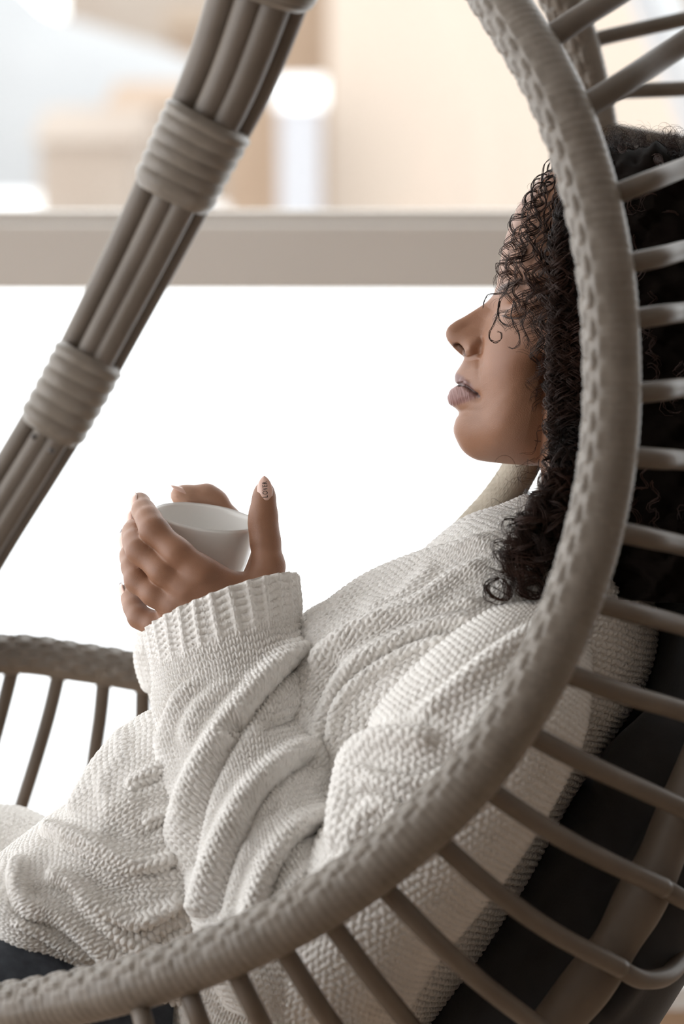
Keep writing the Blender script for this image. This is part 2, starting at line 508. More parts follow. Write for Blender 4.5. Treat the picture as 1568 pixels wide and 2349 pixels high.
# the thick cage ring at the back, with bumpy lacquer, and the cane loops bent round it
def bumpy(s, th):
    return .0012 * np.sin(s / .019 + 2 * np.sin(s / .05)) + .0008 * np.sin(3 * th + s / .03)
wtube('cage_ring', [(1780, 1180, -.14), (1740, 1400, -.15), (1665, 1620, -.165), (1607, 1760, -.17), (1552, 1880, -.175), (1503, 2000, -.18), (1447, 2105, -.18), (1380, 2210, -.18), (1305, 2305, -.18),
                    (1215, 2410, -.18), (1080, 2530, -.18)], r=.0172, n=160, sides=20, parent=chair, disp=bumpy)
wtube('cane_loop', [(1380, 2195, -.207), (1425, 2224, -.208), (1470, 2246, -.195), (1520, 2242, -.17), (1552, 2215, -.14), (1570, 2165, -.11)], r=.0068, n=40, parent=chair)
wtube('cane_loop', [(1490, 2020, -.208), (1530, 2042, -.207), (1575, 2066, -.195), (1630, 2070, -.17), (1660, 2040, -.14), (1675, 1990, -.11)], r=.0068, n=40, parent=chair)
wtube('cane_loop', [(1590, 1862, -.205), (1625, 1882, -.207), (1670, 1905, -.195), (1720, 1900, -.17), (1750, 1870, -.14)], r=.0068, n=40, parent=chair)
wtube('back_pole', [(1700, 1880, -.02), (1640, 2010, -.02), (1590, 2110, -.02), (1530, 2230, -.02), (1470, 2350, -.02), (1400, 2470, -.02)], r=.008, n=60, parent=chair)
wtube('back_pole', [(1660, 1900, .06), (1600, 2040, .06), (1540, 2160, .06), (1470, 2290, .06), (1400, 2420, .06)], r=.008, n=60, parent=chair)

# the bundled-pole arch in front of her, bound with cane
BC = np.array([(640, -160, .28), (590, 0, .30), (520, 190, .32), (442, 350, .335), (340, 560, .35), (245, 745, .36), (150, 925, .37), (70, 1060, .38), (-20, 1205, .39), (-130, 1390, .40), (-260, 1600, .40)], float)
HW = np.array([120, 113, 104, 95, 86, 80, 76, 74, 73, 73, 73], float)   # half width in pixels, square to the run
tan = np.gradient(BC[:, :2], axis=0)
tan /= np.linalg.norm(tan, axis=1)[:, None]
nor = np.stack([-tan[:, 1], tan[:, 0]], -1)       # points left-down in the picture
nor *= np.sign(nor[:, :1]) * -1                   # make it point to the left
poles = [(.62, .004, .38), (.10, -.010, .34), (-.36, -.012, .34), (-.74, .010, .27), (.45, .030, .32), (-.25, .034, .32)]
for f, dw, rr in poles:
    pts = [(BC[i, 0] + nor[i, 0] * f * HW[i], BC[i, 1] + nor[i, 1] * f * HW[i], BC[i, 2] + dw) for i in range(len(BC))]
    scale = (D + .35) / F
    c = toworld(catmull(M(*np.array(pts).T), 120))
    r = np.interp(np.linspace(0, 1, 120), np.linspace(0, 1, len(HW)), HW) * rr * scale
    g = Geo(); tube(g, c, r, 16)
    obj('pole', g.mesh('pole'), M_RATTAN, chair)

def binding(i0, i1, grow=1.06, coil=.0062):
    """cane wound round the bundle between two places along it"""
    cc = catmull(np.column_stack([BC, HW]), 400)
    a, b = int(i0 * 400), int(i1 * 400)
    sub = cc[a:b]
    m = M(sub[:, 0], sub[:, 1], sub[:, 2] + .002)
    c = toworld(catmull(m, 90))
    hw = np.interp(np.linspace(0, 1, 90), np.linspace(0, 1, b - a), sub[:, 3]) * (D + .35) / F * grow
    t = np.gradient(c, axis=0); t /= np.linalg.norm(t, axis=1)[:, None]
    side = np.cross(t, FWD); side /= np.linalg.norm(side, axis=1)[:, None]
    dep = np.cross(side, t)
    th = np.linspace(0, 2 * np.pi, 48, endpoint=False)
    s = np.concatenate([[0], np.cumsum(np.linalg.norm(np.diff(c, axis=0), axis=1))])
    h = .0022 * np.abs(np.sin(np.pi * s / .0125)) ** .6
    cs, sn = np.cos(th), np.sin(th)
    ex = np.sign(cs) * np.abs(cs) ** .85; ey = np.sign(sn) * np.abs(sn) ** .85
    end = 1 - .18 * np.clip(1 - np.minimum(s, s[-1] - s) / .006, 0, 1)
    A = (hw * end + h)[:, None]
    B = (hw * .66 * end + .010 + h)[:, None]
    v = c[:, None] + (A * ex[None])[..., None] * side[:, None] + (B * ey[None])[..., None] * dep[:, None]
    g = Geo()
    g.add(v, grid_quads(90, 48))
    return obj('cane_binding', g.mesh('cane_binding'), M_RATTAN2, chair)
binding(.228, .338, 1.02)
binding(.535, .64, 1.02)
binding(.02, .083)

for (x, y, w) in ((78, 1002, .333), (118, 1034, .333)):
    g = Geo()
    a = np.linspace(0, np.pi, 7)[:, None]; b = np.linspace(0, 2 * np.pi, 12, endpoint=False)[None]
    v = M(x, y, w) + .0028 * np.stack([np.sin(a) * np.cos(b), np.sin(a) * np.sin(b), np.cos(a) * np.ones_like(b)], -1)
    g.add(toworld(v), grid_quads(7, 12))
    obj('tack', g.mesh('tack'), M_TACK, chair)

# ------------------------------------------------------------------ lofts and knitting
def loft(stations, ns, nt, ex=1.0):
    """tube through stations (Lx, Ly, Rx, Ry, W, D): an ellipse spans L..R across and +-D in depth around W.
    returns metric vertices (ns, nt, 3); theta 0 = R side, pi = L side, -pi/2.. = towards the camera"""
    st = np.array(stations, float)
    mid = np.column_stack([(st[:, 0] + st[:, 2]) / 2, (st[:, 1] + st[:, 3]) / 2, st[:, 4] * F / D, st])
    cc = catmull(mid, ns)[:, 3:]
    Lm = M(cc[:, 0], cc[:, 1], cc[:, 4]); Rm = M(cc[:, 2], cc[:, 3], cc[:, 4])
    th = np.linspace(0, 2 * np.pi, nt, endpoint=False)
    c, s = np.cos(th), np.sin(th)
    c = np.sign(c) * np.abs(c) ** ex; s = np.sign(s) * np.abs(s) ** ex
    v = (Lm + Rm)[:, None] / 2 + ((Rm - Lm) / 2)[:, None] * c[None, :, None]
    v[..., 2] += cc[:, 5:6] * s[None]
    return v

def grid_normals(v, wrap=True):
    ds = np.gradient(v, axis=0)
    if wrap:
        dt = (np.roll(v, -1, 1) - np.roll(v, 1, 1)) / 2
    else:
        dt = np.gradient(v, axis=1)
    n = np.cross(ds, dt)
    l = np.linalg.norm(n, axis=-1, keepdims=True)
    n = n / np.maximum(l, 1e-12)
    c = v.mean(axis=1, keepdims=True)
    if ((v - c) * n).sum(-1).mean() < 0:
        n = -n
    return n

def poly_dist(px, py, pts):
    """distance to a polyline and position 0..1 along it"""
    p = np.asarray(pts, float)
    seg = np.linalg.norm(np.diff(p, axis=0), axis=1)
    tot = seg.sum()
    best = np.full(px.shape, 1e9); pos = np.zeros(px.shape); side = np.zeros(px.shape)
    acc = 0
    for i in range(len(p) - 1):
        a, b = p[i], p[i + 1]
        d = b - a
        t = np.clip(((px - a[0]) * d[0] + (py - a[1]) * d[1]) / (d @ d), 0, 1)
        ex = px - a[0] - t * d[0]; ey = py - a[1] - t * d[1]
        dist = np.hypot(ex, ey)
        m = dist < best
        best = np.where(m, dist, best)
        pos = np.where(m, (acc + t * seg[i]) / tot, pos)
        side = np.where(m, np.sign(d[0] * ey - d[1] * ex), side)
        acc += seg[i]
    return best, pos, side

def smooth_line(pts, n=24):
    return catmull(np.array([(a, b, 0) for a, b in pts], float), n)[:, :2]

def ridges(px, py, lst):
    """folds and cables: each (points, half width px, height m[, end taper, sharp valley height])"""
    h = np.zeros(px.shape)
    for r in lst:
        pts, sg, amp = r[:3]
        tp = r[3] if len(r) > 3 else .15
        p = smooth_line(pts)
        lo, hi = p.min(0) - 4 * sg, p.max(0) + 4 * sg
        m = (px > lo[0]) & (px < hi[0]) & (py > lo[1]) & (py < hi[1])
        if not m.any():
            continue
        d, pos, side = poly_dist(px[m], py[m], p)
        e = np.clip(np.minimum(pos, 1 - pos) / max(tp, 1e-3), 0, 1)
        e = e * e * (3 - 2 * e)
        k = np.exp(-(d / sg) ** 2) * amp * e
        if len(r) > 4:                       # a deep crease on one side (sign gives the side)
            off = (d * side * np.sign(r[4]) - sg * 1.25) / (sg * .55)
            k = k - abs(r[4]) * np.exp(-off ** 2) * e
        h[m] += k
    return h

def wob(a, b, s=1.0):
    return (np.sin(a * 1.3 * s + 1.7 * np.sin(b * .9 * s)) + np.sin(b * 1.1 * s + 1.3 * np.sin(a * .7 * s + 2)) + np.sin((a + b) * .8 * s + .5)) / 3

def vstitch(c, r):
    x = c - np.floor(c) - .5
    ax = np.abs(x)
    y = r + ax * 1.6 + .13 * np.sin(np.floor(c) * 7.3)
    fy = y - np.floor(y)
    leg = np.clip(1 - (4 * ax - 1) ** 2, 0, 1) ** .5
    return leg * (.12 + .88 * np.sqrt(np.clip(1 - (2 * fy - 1) ** 2, 0, 1)))

def moss(c, r):
    k = np.floor(r)
    cc = c + .5 * (k % 2) + .15 * np.sin(k * 5.1)
    a = cc - np.floor(cc) - .5
    b = r - k - .5
    tilt = b + .35 * a * np.where((np.floor(cc) % 2) > 0, 1, -1)
    return np.clip(1 - (2.1 * a) ** 2, 0, 1) ** .5 * np.clip(1 - (2.1 * tilt) ** 2, 0, 1) ** .5

def rib(c, r):
    # knit wales standing up, purl troughs with cross bars between them
    k = c / 2.7
    f = k - np.floor(k)
    wale = np.exp(-((f - .5) / .17) ** 2)
    v = vstitch((f - .5) * 1.6 + .5, r)
    bar = np.abs(np.sin(np.pi * (r + .25 * np.sin(np.floor(k) * 3)))) ** .7
    return wale * (1.1 + .35 * v) + (1 - wale) * .75 * bar

SHOULDER = np.zeros((60, 56))
def on_shoulder(x, y, lift=.007):
    i = np.clip(((np.asarray(y) - 1120) / 5).astype(int), 1, 58); j = np.clip(((np.asarray(x) - 1060) / 5).astype(int), 1, 54)
    return np.min([SHOULDER[i + a, j + b] for a in (-1, 0, 1) for b in (-1, 0, 1)], axis=0) - lift

def knit(name, v, parent, folds=(), stitch=.0057, amp=.0013, kind='v', patches=(), cap=False, rowh=None, stripes=None, caps=(False, False)):
    """v: metric loft grid; displaced by folds (picture-space lines on this surface) and by the stitches"""
    n = grid_normals(v)
    px, py = pix(v)
    near = n[..., 2] < .35                       # the folds sit on the side that shows
    if folds:
        k3 = 3
        ii = np.unique(np.r_[np.arange(0, v.shape[0], k3), v.shape[0] - 1]); jj = np.unique(np.r_[np.arange(0, v.shape[1], k3), v.shape[1] - 1])
        hs = ridges(px[np.ix_(ii, jj)], py[np.ix_(ii, jj)], folds)      # folds are broad: a third of the grid is enough
        fi = np.interp(np.arange(v.shape[0]), ii, np.arange(len(ii))); i0 = np.minimum(fi.astype(int), len(ii) - 2); fi = (fi - i0)[:, None]
        hs = hs[i0] * (1 - fi) + hs[i0 + 1] * fi
        fj = np.interp(np.arange(v.shape[1]), jj, np.arange(len(jj))); j0 = np.minimum(fj.astype(int), len(jj) - 2); fj = (fj - j0)[None]
        h = hs[:, j0] * (1 - fj) + hs[:, j0 + 1] * fj
        v = v + n * (h * np.clip((.35 - n[..., 2]) * 3, 0, 1))[..., None]
        n = grid_normals(v)
    ns, nt = v.shape[:2]
    ds = np.linalg.norm(np.diff(v, axis=0), axis=-1).mean(1)
    S = np.concatenate([[0], np.cumsum(ds)])[:, None] * np.ones((1, nt))
    circ = np.linalg.norm(np.roll(v, -1, 1) - v, axis=-1).sum(1).mean()
    N = max(6, int(round(circ / stitch)))
    th = np.linspace(0, 1, nt, endpoint=False)[None] * np.ones((ns, 1))
    a, b = th * N, S / (rowh or stitch * .85)
    wx = wob(a * .45, b * .4) * .22
    wy = wob(b * .5 + 9, a * .45 + 4) * .28
    c, r = a + wx, b + wy
    if kind == 'v':
        h = vstitch(c, r)
    elif kind == 'rib':
        h = rib(c, r)
    else:
        h = moss(c * 1.0, r * 1.0)
    for fn, k2 in patches:                       # fn(px, py) -> 0..1 where another stitch is used
        m = fn(px, py)
        if k2 == 'v': h2 = vstitch(c, r)
        elif k2 == 'moss': h2 = moss(c, r)
        elif k2 == 'purl': h2 = vstitch(r * .95, c * 1.1)
        elif k2 == 'rib': h2 = rib(c, r)
        h = h * (1 - m) + h2 * m
    fuzz = .12 * np.sin(a * 9.1 + 3 * np.sin(b * 7)) * np.sin(b * 8.3 + 2 * np.sin(a * 5))
    v = v + n * (amp * (h + fuzz))[..., None]
    if name in ('sweater', 'upper_sleeve'):      # remember how near the shoulder comes, for the hair that rests on it
        a_, b_ = pix(v)
        m_ = (a_ > 1060) & (a_ < 1340) & (b_ > 1120) & (b_ < 1420)
        np.minimum.at(SHOULDER, (((b_[m_] - 1120) / 5).astype(int), ((a_[m_] - 1060) / 5).astype(int)), v[..., 2][m_])
    g = Geo()
    verts = toworld(v).reshape(-1, 3)
    tr = []
    if caps[0] or caps[1]:
        k = len(verts)
        add = []
        if caps[0]:
            add.append(verts[:nt].mean(0)); tr.append(cap_tris(nt, 0, k)); k += 1
        if caps[1]:
            add.append(verts[-nt:].mean(0)); tr.append(cap_tris(nt, (ns - 1) * nt, k)[:, ::-1])
        verts = np.vstack([verts] + add)
        tr = np.vstack(tr)
    g.add(verts, grid_quads(ns, nt), tr if len(tr) else None)
    return obj(name, g.mesh(name), M_KNIT, parent)

# ------------------------------------------------------------------ the woman
person = empty('person', P(900, 2500, -.02), 'woman in a cream cable knit sweater sitting back and holding a white cup', 'person')

# torso of the sweater
torso_st = [(1205, 1140, 1395, 1190, -.005, .060), (1150, 1163, 1430, 1250, -.01, .085), (1060, 1196, 1465, 1320, -.01, .115), (960, 1272, 1500, 1430, -.01, .135), (830, 1340, 1475, 1560, -.01, .145),
            (690, 1420, 1400, 1680, -.01, .15), (570, 1560, 1300, 1830, -.01, .15), (470, 1700, 1205, 2010, -.01, .155),
            (400, 1900, 1085, 2200, -.01, .16), (330, 2150, 935, 2400, -.01, .16), (300, 2400, 800, 2600, -.01, .15)]
v = loft(torso_st, 640, 1150, .92)
torso_folds = [
    ([(1150, 1232), (1060, 1262), (950, 1296), (840, 1345), (740, 1420), (690, 1480)], 15, .0060, .1, .002),
    ([(1130, 1290), (1040, 1330), (960, 1385), (860, 1430), (760, 1480), (700, 1530)], 15, .0055, .1, .002),
    ([(1120, 1380), (1020, 1405), (930, 1418), (840, 1448), (760, 1495), (705, 1550)], 13, .0060, .1, .003),
    ([(1110, 1425), (1000, 1440), (900, 1478), (810, 1530), (745, 1610), (728, 1690), (735, 1760)], 14, .0065, .08, -.003),
    ([(1050, 1470), (950, 1492), (860, 1540), (790, 1600), (755, 1680), (745, 1740)], 13, .0060, .08, .003),
    ([(1010, 1290), (960, 1340), (900, 1385), (820, 1400)], 16, .0035, .2),
    ([(1260, 1400), (1170, 1440), (1080, 1510), (1000, 1590), (930, 1650), (880, 1690)], 26, .011, .1, .006),
    ([(1180, 1400), (1080, 1430), (1000, 1500), (900, 1590), (830, 1680)], 30, .004, .2),
    ([(1240, 1440), (1180, 1520), (1080, 1600), (1000, 1660)], 22, .004, .2),
    ([(780, 1500), (735, 1600), (740, 1700), (770, 1830)], 20, -.006, .1),
]
def right_of(px, py, pts, soft=25):
    d, pos, side = poly_dist(px, py, smooth_line(pts))
    return .5 + .5 * np.tanh(d * side / soft)
mossm = lambda px, py: right_of(px, py, [(1300, 1380), (1000, 1470), (860, 1560), (770, 1680), (760, 2100)], 12)
sweater = knit('sweater', v, person, torso_folds, amp=.0026, kind='v', patches=[(lambda a, b: 1 - mossm(a, b), 'moss')], caps=(False, True))
sweater['label'] = 'chunky cream cable knit sweater'

# upper arm of the near sleeve, from the shoulder down to the elbow
ua_st = [(1215, 1370, 1350, 1480, -.120, .050), (1120, 1402, 1350, 1580, -.150, .070), (1010, 1480, 1330, 1700, -.175, .078), (905, 1580, 1270, 1830, -.185, .080), (830, 1680, 1190, 1960, -.19, .080),
         (768, 1810, 1100, 2080, -.19, .080), (690, 1990, 1000, 2200, -.185, .080), (590, 2140, 920, 2330, -.175, .076), (520, 2290, 860, 2400, -.16, .06)]
v = loft(ua_st, 480, 640, .88)
ua_folds = [
    ([(1010, 1700), (930, 1690), (860, 1700), (815, 1740), (800, 1790), (785, 1870), (775, 1960)], 26, .010, .1, .007),
    ([(1060, 1740), (980, 1790), (900, 1790), (835, 1775), (800, 1790)], 14, .0045, .2, .004),
    ([(1000, 1860), (930, 1825), (860, 1800), (810, 1810)], 12, .0045, .2, -.004),
    ([(960, 1890), (880, 1850), (830, 1880), (805, 1960), (800, 2020)], 18, .0055, .2),
    ([(1250, 1430), (1130, 1510), (1020, 1600), (930, 1670)], 22, .006, .2, .003),
    ([(1230, 1540), (1120, 1640), (1040, 1720)], 22, .005, .2),
]
knit('upper_sleeve', v, sweater, ua_folds, amp=.0019, kind='moss', caps=(True, True))

# forearm of the near sleeve, cuff first
fa_st = [(338, 1452, 676, 1318, -.050, .056), (345, 1490, 682, 1372, -.055, .056), (352, 1530, 688, 1432, -.060, .056), (358, 1575, 702, 1492, -.068, .060), (366, 1640, 716, 1570, -.080, .066),
         (374, 1720, 726, 1668, -.095, .072), (392, 1800, 748, 1760, -.112, .076), (412, 1890, 776, 1860, -.13, .078), (424, 1990, 800, 1970, -.145, .078), (444, 2100, 830, 2090, -.158, .078), (470, 2200, 850, 2210, -.165, .074), (520, 2300, 850, 2320, -.165, .06)]
v = loft(fa_st, 620, 760)
th_ = np.linspace(0, 2 * np.pi, 760, endpoint=False)
fade_ = np.clip(1 - np.arange(620) / 150, 0, 1)[:, None] ** 1.5
v[..., 1] += fade_ * (-np.sin(th_))[None] * .0095
v[..., 0] -= fade_ * (-np.sin(th_))[None] * .0035
fa_folds = [
    ([(712, 1480), (650, 1515), (590, 1575), (540, 1640), (490, 1720), (445, 1815), (415, 1930), (405, 2020)], 24, .0115, .07, -.008),
    ([(735, 1730), (690, 1722), (625, 1765), (565, 1830), (525, 1910), (490, 2000), (460, 2110)], 24, .0115, .07, -.008),
    ([(790, 1890), (725, 1878), (660, 1915), (615, 1985), (588, 2060), (575, 2130)], 23, .0115, .07, -.008),
    ([(800, 1945), (740, 1960), (690, 2005), (655, 2060), (640, 2110)], 18, .008, .1, -.005),
    ([(470, 1560), (420, 1600), (390, 1680), (385, 1760), (400, 1850)], 17, .006, .15, .004),
    ([(560, 1560), (500, 1590), (450, 1640), (420, 1720)], 15, .0045, .2),
    ([(720, 1600), (690, 1640), (640, 1660), (580, 1668)], 18, -.006, .25),
    ([(560, 1672), (535, 1668), (510, 1700)], 12, -.010, .3),
    ([(660, 1840), (600, 1880), (560, 1950)], 20, -.004, .25),
    ([(340, 1560), (360, 1640), (372, 1730)], 12, .004, .2),
    ([(720, 1560), (700, 1600), (715, 1660), (735, 1700)], 18, .006, .25),
    ([(700, 1780), (735, 1800), (765, 1850)], 18, .005, .25),
]
cuffm = lambda px, py: 1 / (1 + np.exp(-((1530 - .36 * (px - 340)) - py) / 8))
fs = knit('sleeve', v, sweater, fa_folds, amp=.0028, kind='v', patches=[(cuffm, 'rib')], caps=(False, True))
# inside lip of the cuff
lip = loft([(338, 1452, 676, 1318, -.050, .0555), (352, 1462, 664, 1332, -.050, .052), (362, 1500, 660, 1385, -.055, .050)], 40, 300)
th_ = np.linspace(0, 2 * np.pi, 300, endpoint=False)
lip[..., 1] += (-np.sin(th_))[None] * .0095
lip[..., 0] -= (-np.sin(th_))[None] * .0035
g = Geo(); g.add(toworld(lip).reshape(-1, 3), grid_quads(40, 300))
obj('cuff_lining', g.mesh('cuff_lining'), M_KNIT, sweater)

# far sleeve, glimpsed behind the near cuff
v = loft([(322, 1425, 560, 1380, .060, .045), (317, 1450, 562, 1410, .062, .05), (318, 1490, 570, 1470, .066, .052), (328, 1540, 580, 1530, .075, .055), (345, 1590, 600, 1590, .085, .06), (356, 1650, 630, 1660, .1, .065), (380, 1800, 700, 1800, .12, .07), (450, 2000, 780, 1950, .14, .07)], 260, 320)
knit('sleeve', v, sweater, [([(330, 1470), (328, 1530), (350, 1590)], 16, .004)], amp=.0019, kind='v', caps=(False, True))

# collar standing up on the far side of the neck
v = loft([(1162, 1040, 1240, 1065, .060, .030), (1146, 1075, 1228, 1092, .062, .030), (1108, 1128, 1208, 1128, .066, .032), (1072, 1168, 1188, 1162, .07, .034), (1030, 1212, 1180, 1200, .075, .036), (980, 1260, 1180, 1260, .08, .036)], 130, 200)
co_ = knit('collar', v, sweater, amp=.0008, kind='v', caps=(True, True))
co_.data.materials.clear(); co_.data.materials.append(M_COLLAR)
co_['label'] = 'collar of the sweater, shading put into its beige colour'

# lap: sweater drawn over the thighs
lap_st = [(600, 1598, 650, 2460, -.03, .128), (500, 1606, 560, 2440, -.035, .128), (400, 1622, 470, 2400, -.035, .128), (330, 1662, 380, 2370, -.03, .138), (250, 1724, 290, 2350, -.03, .135), (200, 1785, 215, 2330, -.03, .13), (150, 1850, 150, 2315, -.03, .128), (95, 1893, 92, 2280, -.032, .13),
          (40, 1935, 40, 2215, -.035, .12), (-10, 1975, -10, 2150, -.038, .10), (-60, 2020, -60, 2090, -.04, .07)]
v = loft(lap_st, 480, 1250, .9)
lap_folds = [
    ([(380, 1640), (300, 1685), (235, 1755), (190, 1830), (165, 1880)], 16, .0055, .1, .003),
    ([(410, 1745), (355, 1775), (310, 1800), (290, 1795)], 14, .006, .15, -.003),
    ([(300, 1680), (280, 1740), (240, 1800), (250, 1850)], 14, .0035, .2),
    ([(420, 1860), (350, 1880), (330, 1900)], 14, .005, .2, -.003),
    ([(90, 1905), (150, 1915), (210, 1935), (270, 1965), (340, 1985), (420, 1955)], 16, .008, .1, .004),
    ([(130, 1925), (200, 1955), (260, 1985), (330, 2005)], 12, .005, .15, .002),
    ([(100, 2010), (160, 2025), (220, 2070), (270, 2100), (320, 2115), (430, 2060)], 17, .008, .1, .003),
    ([(60, 1960), (40, 2020), (60, 2080), (130, 2100), (200, 2150), (260, 2200), (340, 2210)], 20, .009, .1, .006),
    ([(170, 2050), (240, 2110), (300, 2160), (380, 2200)], 14, .006, .15),
    ([(20, 2110), (90, 2140), (160, 2180), (240, 2210)], 10, .004, .15, .003),
    ([(330, 1820), (280, 1850), (220, 1860)], 22, .003, .3),
    ([(380, 1900), (300, 1920), (230, 1900)], 26, -.004, .3),
    ([(360, 2040), (260, 2040), (180, 1990)], 22, -.004, .3),
    ([(430, 2120), (380, 2150), (350, 2200)], 20, -.004, .3),
]
knit('lap_drape', v, sweater, lap_folds, amp=.0028, kind='v', stitch=.0062, rowh=.0050, patches=[(lambda px, py: (1 - right_of(px, py, [(430, 2060), (330, 2120), (250, 2095), (100, 2010)], 10)) * (px > 250), 'moss')], caps=(True, True))
# second fold of the sweater over the far thigh
v = loft([(150, 1905, 160, 2150, .10, .08), (100, 1880, 100, 2180, .11, .09), (50, 1858, 50, 2180, .12, .09), (0, 1850, 0, 2180, .12, .09), (-80, 1852, -80, 2180, .12, .09), (-160, 1900, -160, 2150, .12, .07)], 200, 380)
knit('lap_drape', v, sweater, (), amp=.0019, kind='v', caps=(True, True))

# jeans
g = Geo()
v = loft([(420, 2170, 400, 2480, -.06, .09), (250, 2160, 240, 2470, -.09, .085), (120, 2130, 110, 2460, -.11, .08), (0, 2115, -10, 2440, -.12, .08), (-150, 2120, -160, 2400, -.12, .075), (-330, 2160, -330, 2400, -.11, .07)], 80, 60)
g.add(toworld(v).reshape(-1, 3), grid_quads(80, 60))
v = loft([(420, 2050, 400, 2380, .10, .09), (250, 2030, 240, 2370, .11, .085), (0, 2000, -10, 2340, .12, .075), (-150, 2010, -160, 2320, .12, .07), (-330, 2050, -330, 2320, .12, .06)], 80, 60)
g.add(toworld(v).reshape(-1, 3), grid_quads(80, 60))
obj('jeans', g.mesh('jeans'), M_JEAN, person, label='blue black denim jeans')

# ------------------------------------------------------------------ cushion
g = Geo()
v = loft([(1540, 720, 1760, 800, .02, .10), (1500, 1000, 1800, 1080, .01, .14), (1500, 1300, 1800, 1360, .0, .15), (1480, 1500, 1780, 1600, .0, .15), (1390, 1690, 1730, 1830, .0, .15), (1265, 1890, 1650, 2065, .0, .15),
          (1150, 2070, 1550, 2240, .0, .15), (1020, 2240, 1440, 2410, .0, .15), (880, 2410, 1310, 2600, .0, .15), (650, 2560, 1000, 2760, .0, .14)], 140, 120, .8)
n = grid_normals(v)
px, py = pix(v)
h = ridges(px, py, [([(1560, 1620), (1500, 1680), (1440, 1740), (1380, 1840)], 40, .016, .2, .008), ([(1568, 1760), (1480, 1850), (1420, 1930), (1350, 2060)], 40, -.012, .2),
                    ([(1480, 2200), (1420, 2280), (1360, 2349)], 30, .012, .2)])
v = v + n * (h * (n[..., 2] < .3))[..., None]
k = v.shape[1]
verts = toworld(v).reshape(-1, 3)
verts = np.vstack([verts, verts[:k].mean(0), verts[-k:].mean(0)])
g.add(verts, grid_quads(140, 120), np.vstack([cap_tris(120, 0, 140 * 120), cap_tris(120, 139 * 120, 140 * 120 + 1)[:, ::-1]]))
obj('seat_cushion', g.mesh('seat_cushion'), M_CUSH, None, label='dark charcoal cushion behind the woman inside the egg chair', cat='cushion')

# ------------------------------------------------------------------ cup
roll, elev = math.radians(8.5), math.radians(13.5)
AX = np.array([math.sin(roll), math.cos(roll) * math.cos(elev), -math.cos(roll) * math.sin(elev)])
cr = M(472, 1184, -.008)
E1 = np.cross(AX, [0, 0, 1.0]); E1 /= np.linalg.norm(E1)
E2 = np.cross(E1, AX)
prof = [(0, -.062), (.018, -.062), (.0225, -.0615), (.024, -.059), (.0275, -.053), (.0325, -.042), (.0362, -.028), (.0382, -.014), (.0392, -.003), (.0392, -.0008), (.0385, 0), (.0375, -.0006), (.0370, -.003),
        (.0358, -.014), (.0338, -.028), (.030, -.041), (.024, -.051), (.012, -.055), (0, -.0555)]
pf = catmull(np.array([(a, b, 0) for a, b in prof]), 60)[:, :2]
pf[0, 0] = pf[-1, 0] = .0002
th = np.linspace(0, 2 * np.pi, 72, endpoint=False)
v = cr + pf[:, None, :1] * (np.cos(th)[None, :, None] * E1 + np.sin(th)[None, :, None] * E2) + pf[:, None, 1:] * AX
g = Geo(); g.add(toworld(v).reshape(-1, 3), grid_quads(60, 72))
obj('cup', g.mesh('cup'), M_CUP, None, label='white ceramic cup held in both hands of the woman', cat='cup')

# ------------------------------------------------------------------ body: head, neck, arms and hands in one mesh
SK = np.array([.275, .132, .074])               # skin
SKL = np.array([.42, .255, .180])              # paler skin on fingertips and knuckle sides
LIP = np.array([.25, .125, .11])
body = Geo(); body_col = []
def body_add(v, q=None, t=None, col=None):
    v = np.asarray(v, float).reshape(-1, 3)
    body.add(v, q, t)
    body_col.append(np.broadcast_to(SK if col is None else col, (len(v), 3)) if col is None or np.ndim(col) == 1 else np.asarray(col).reshape(-1, 3))

# --- signed distance modelling for the hands
def smin(a, b, k):
    h = np.clip(.5 + .5 * (b - a) / k, 0, 1)
    return b + (a - b) * h - k * h * (1 - h)

def cone(p, a, b, ra, rb):
    d = b - a
    t = np.clip(((p - a) @ d) / (d @ d), 0, 1)
    return np.linalg.norm(p - a - t[..., None] * d, axis=-1) - (ra + (rb - ra) * t)

def ball(p, c, r):
    return np.linalg.norm(p - c, axis=-1) - r

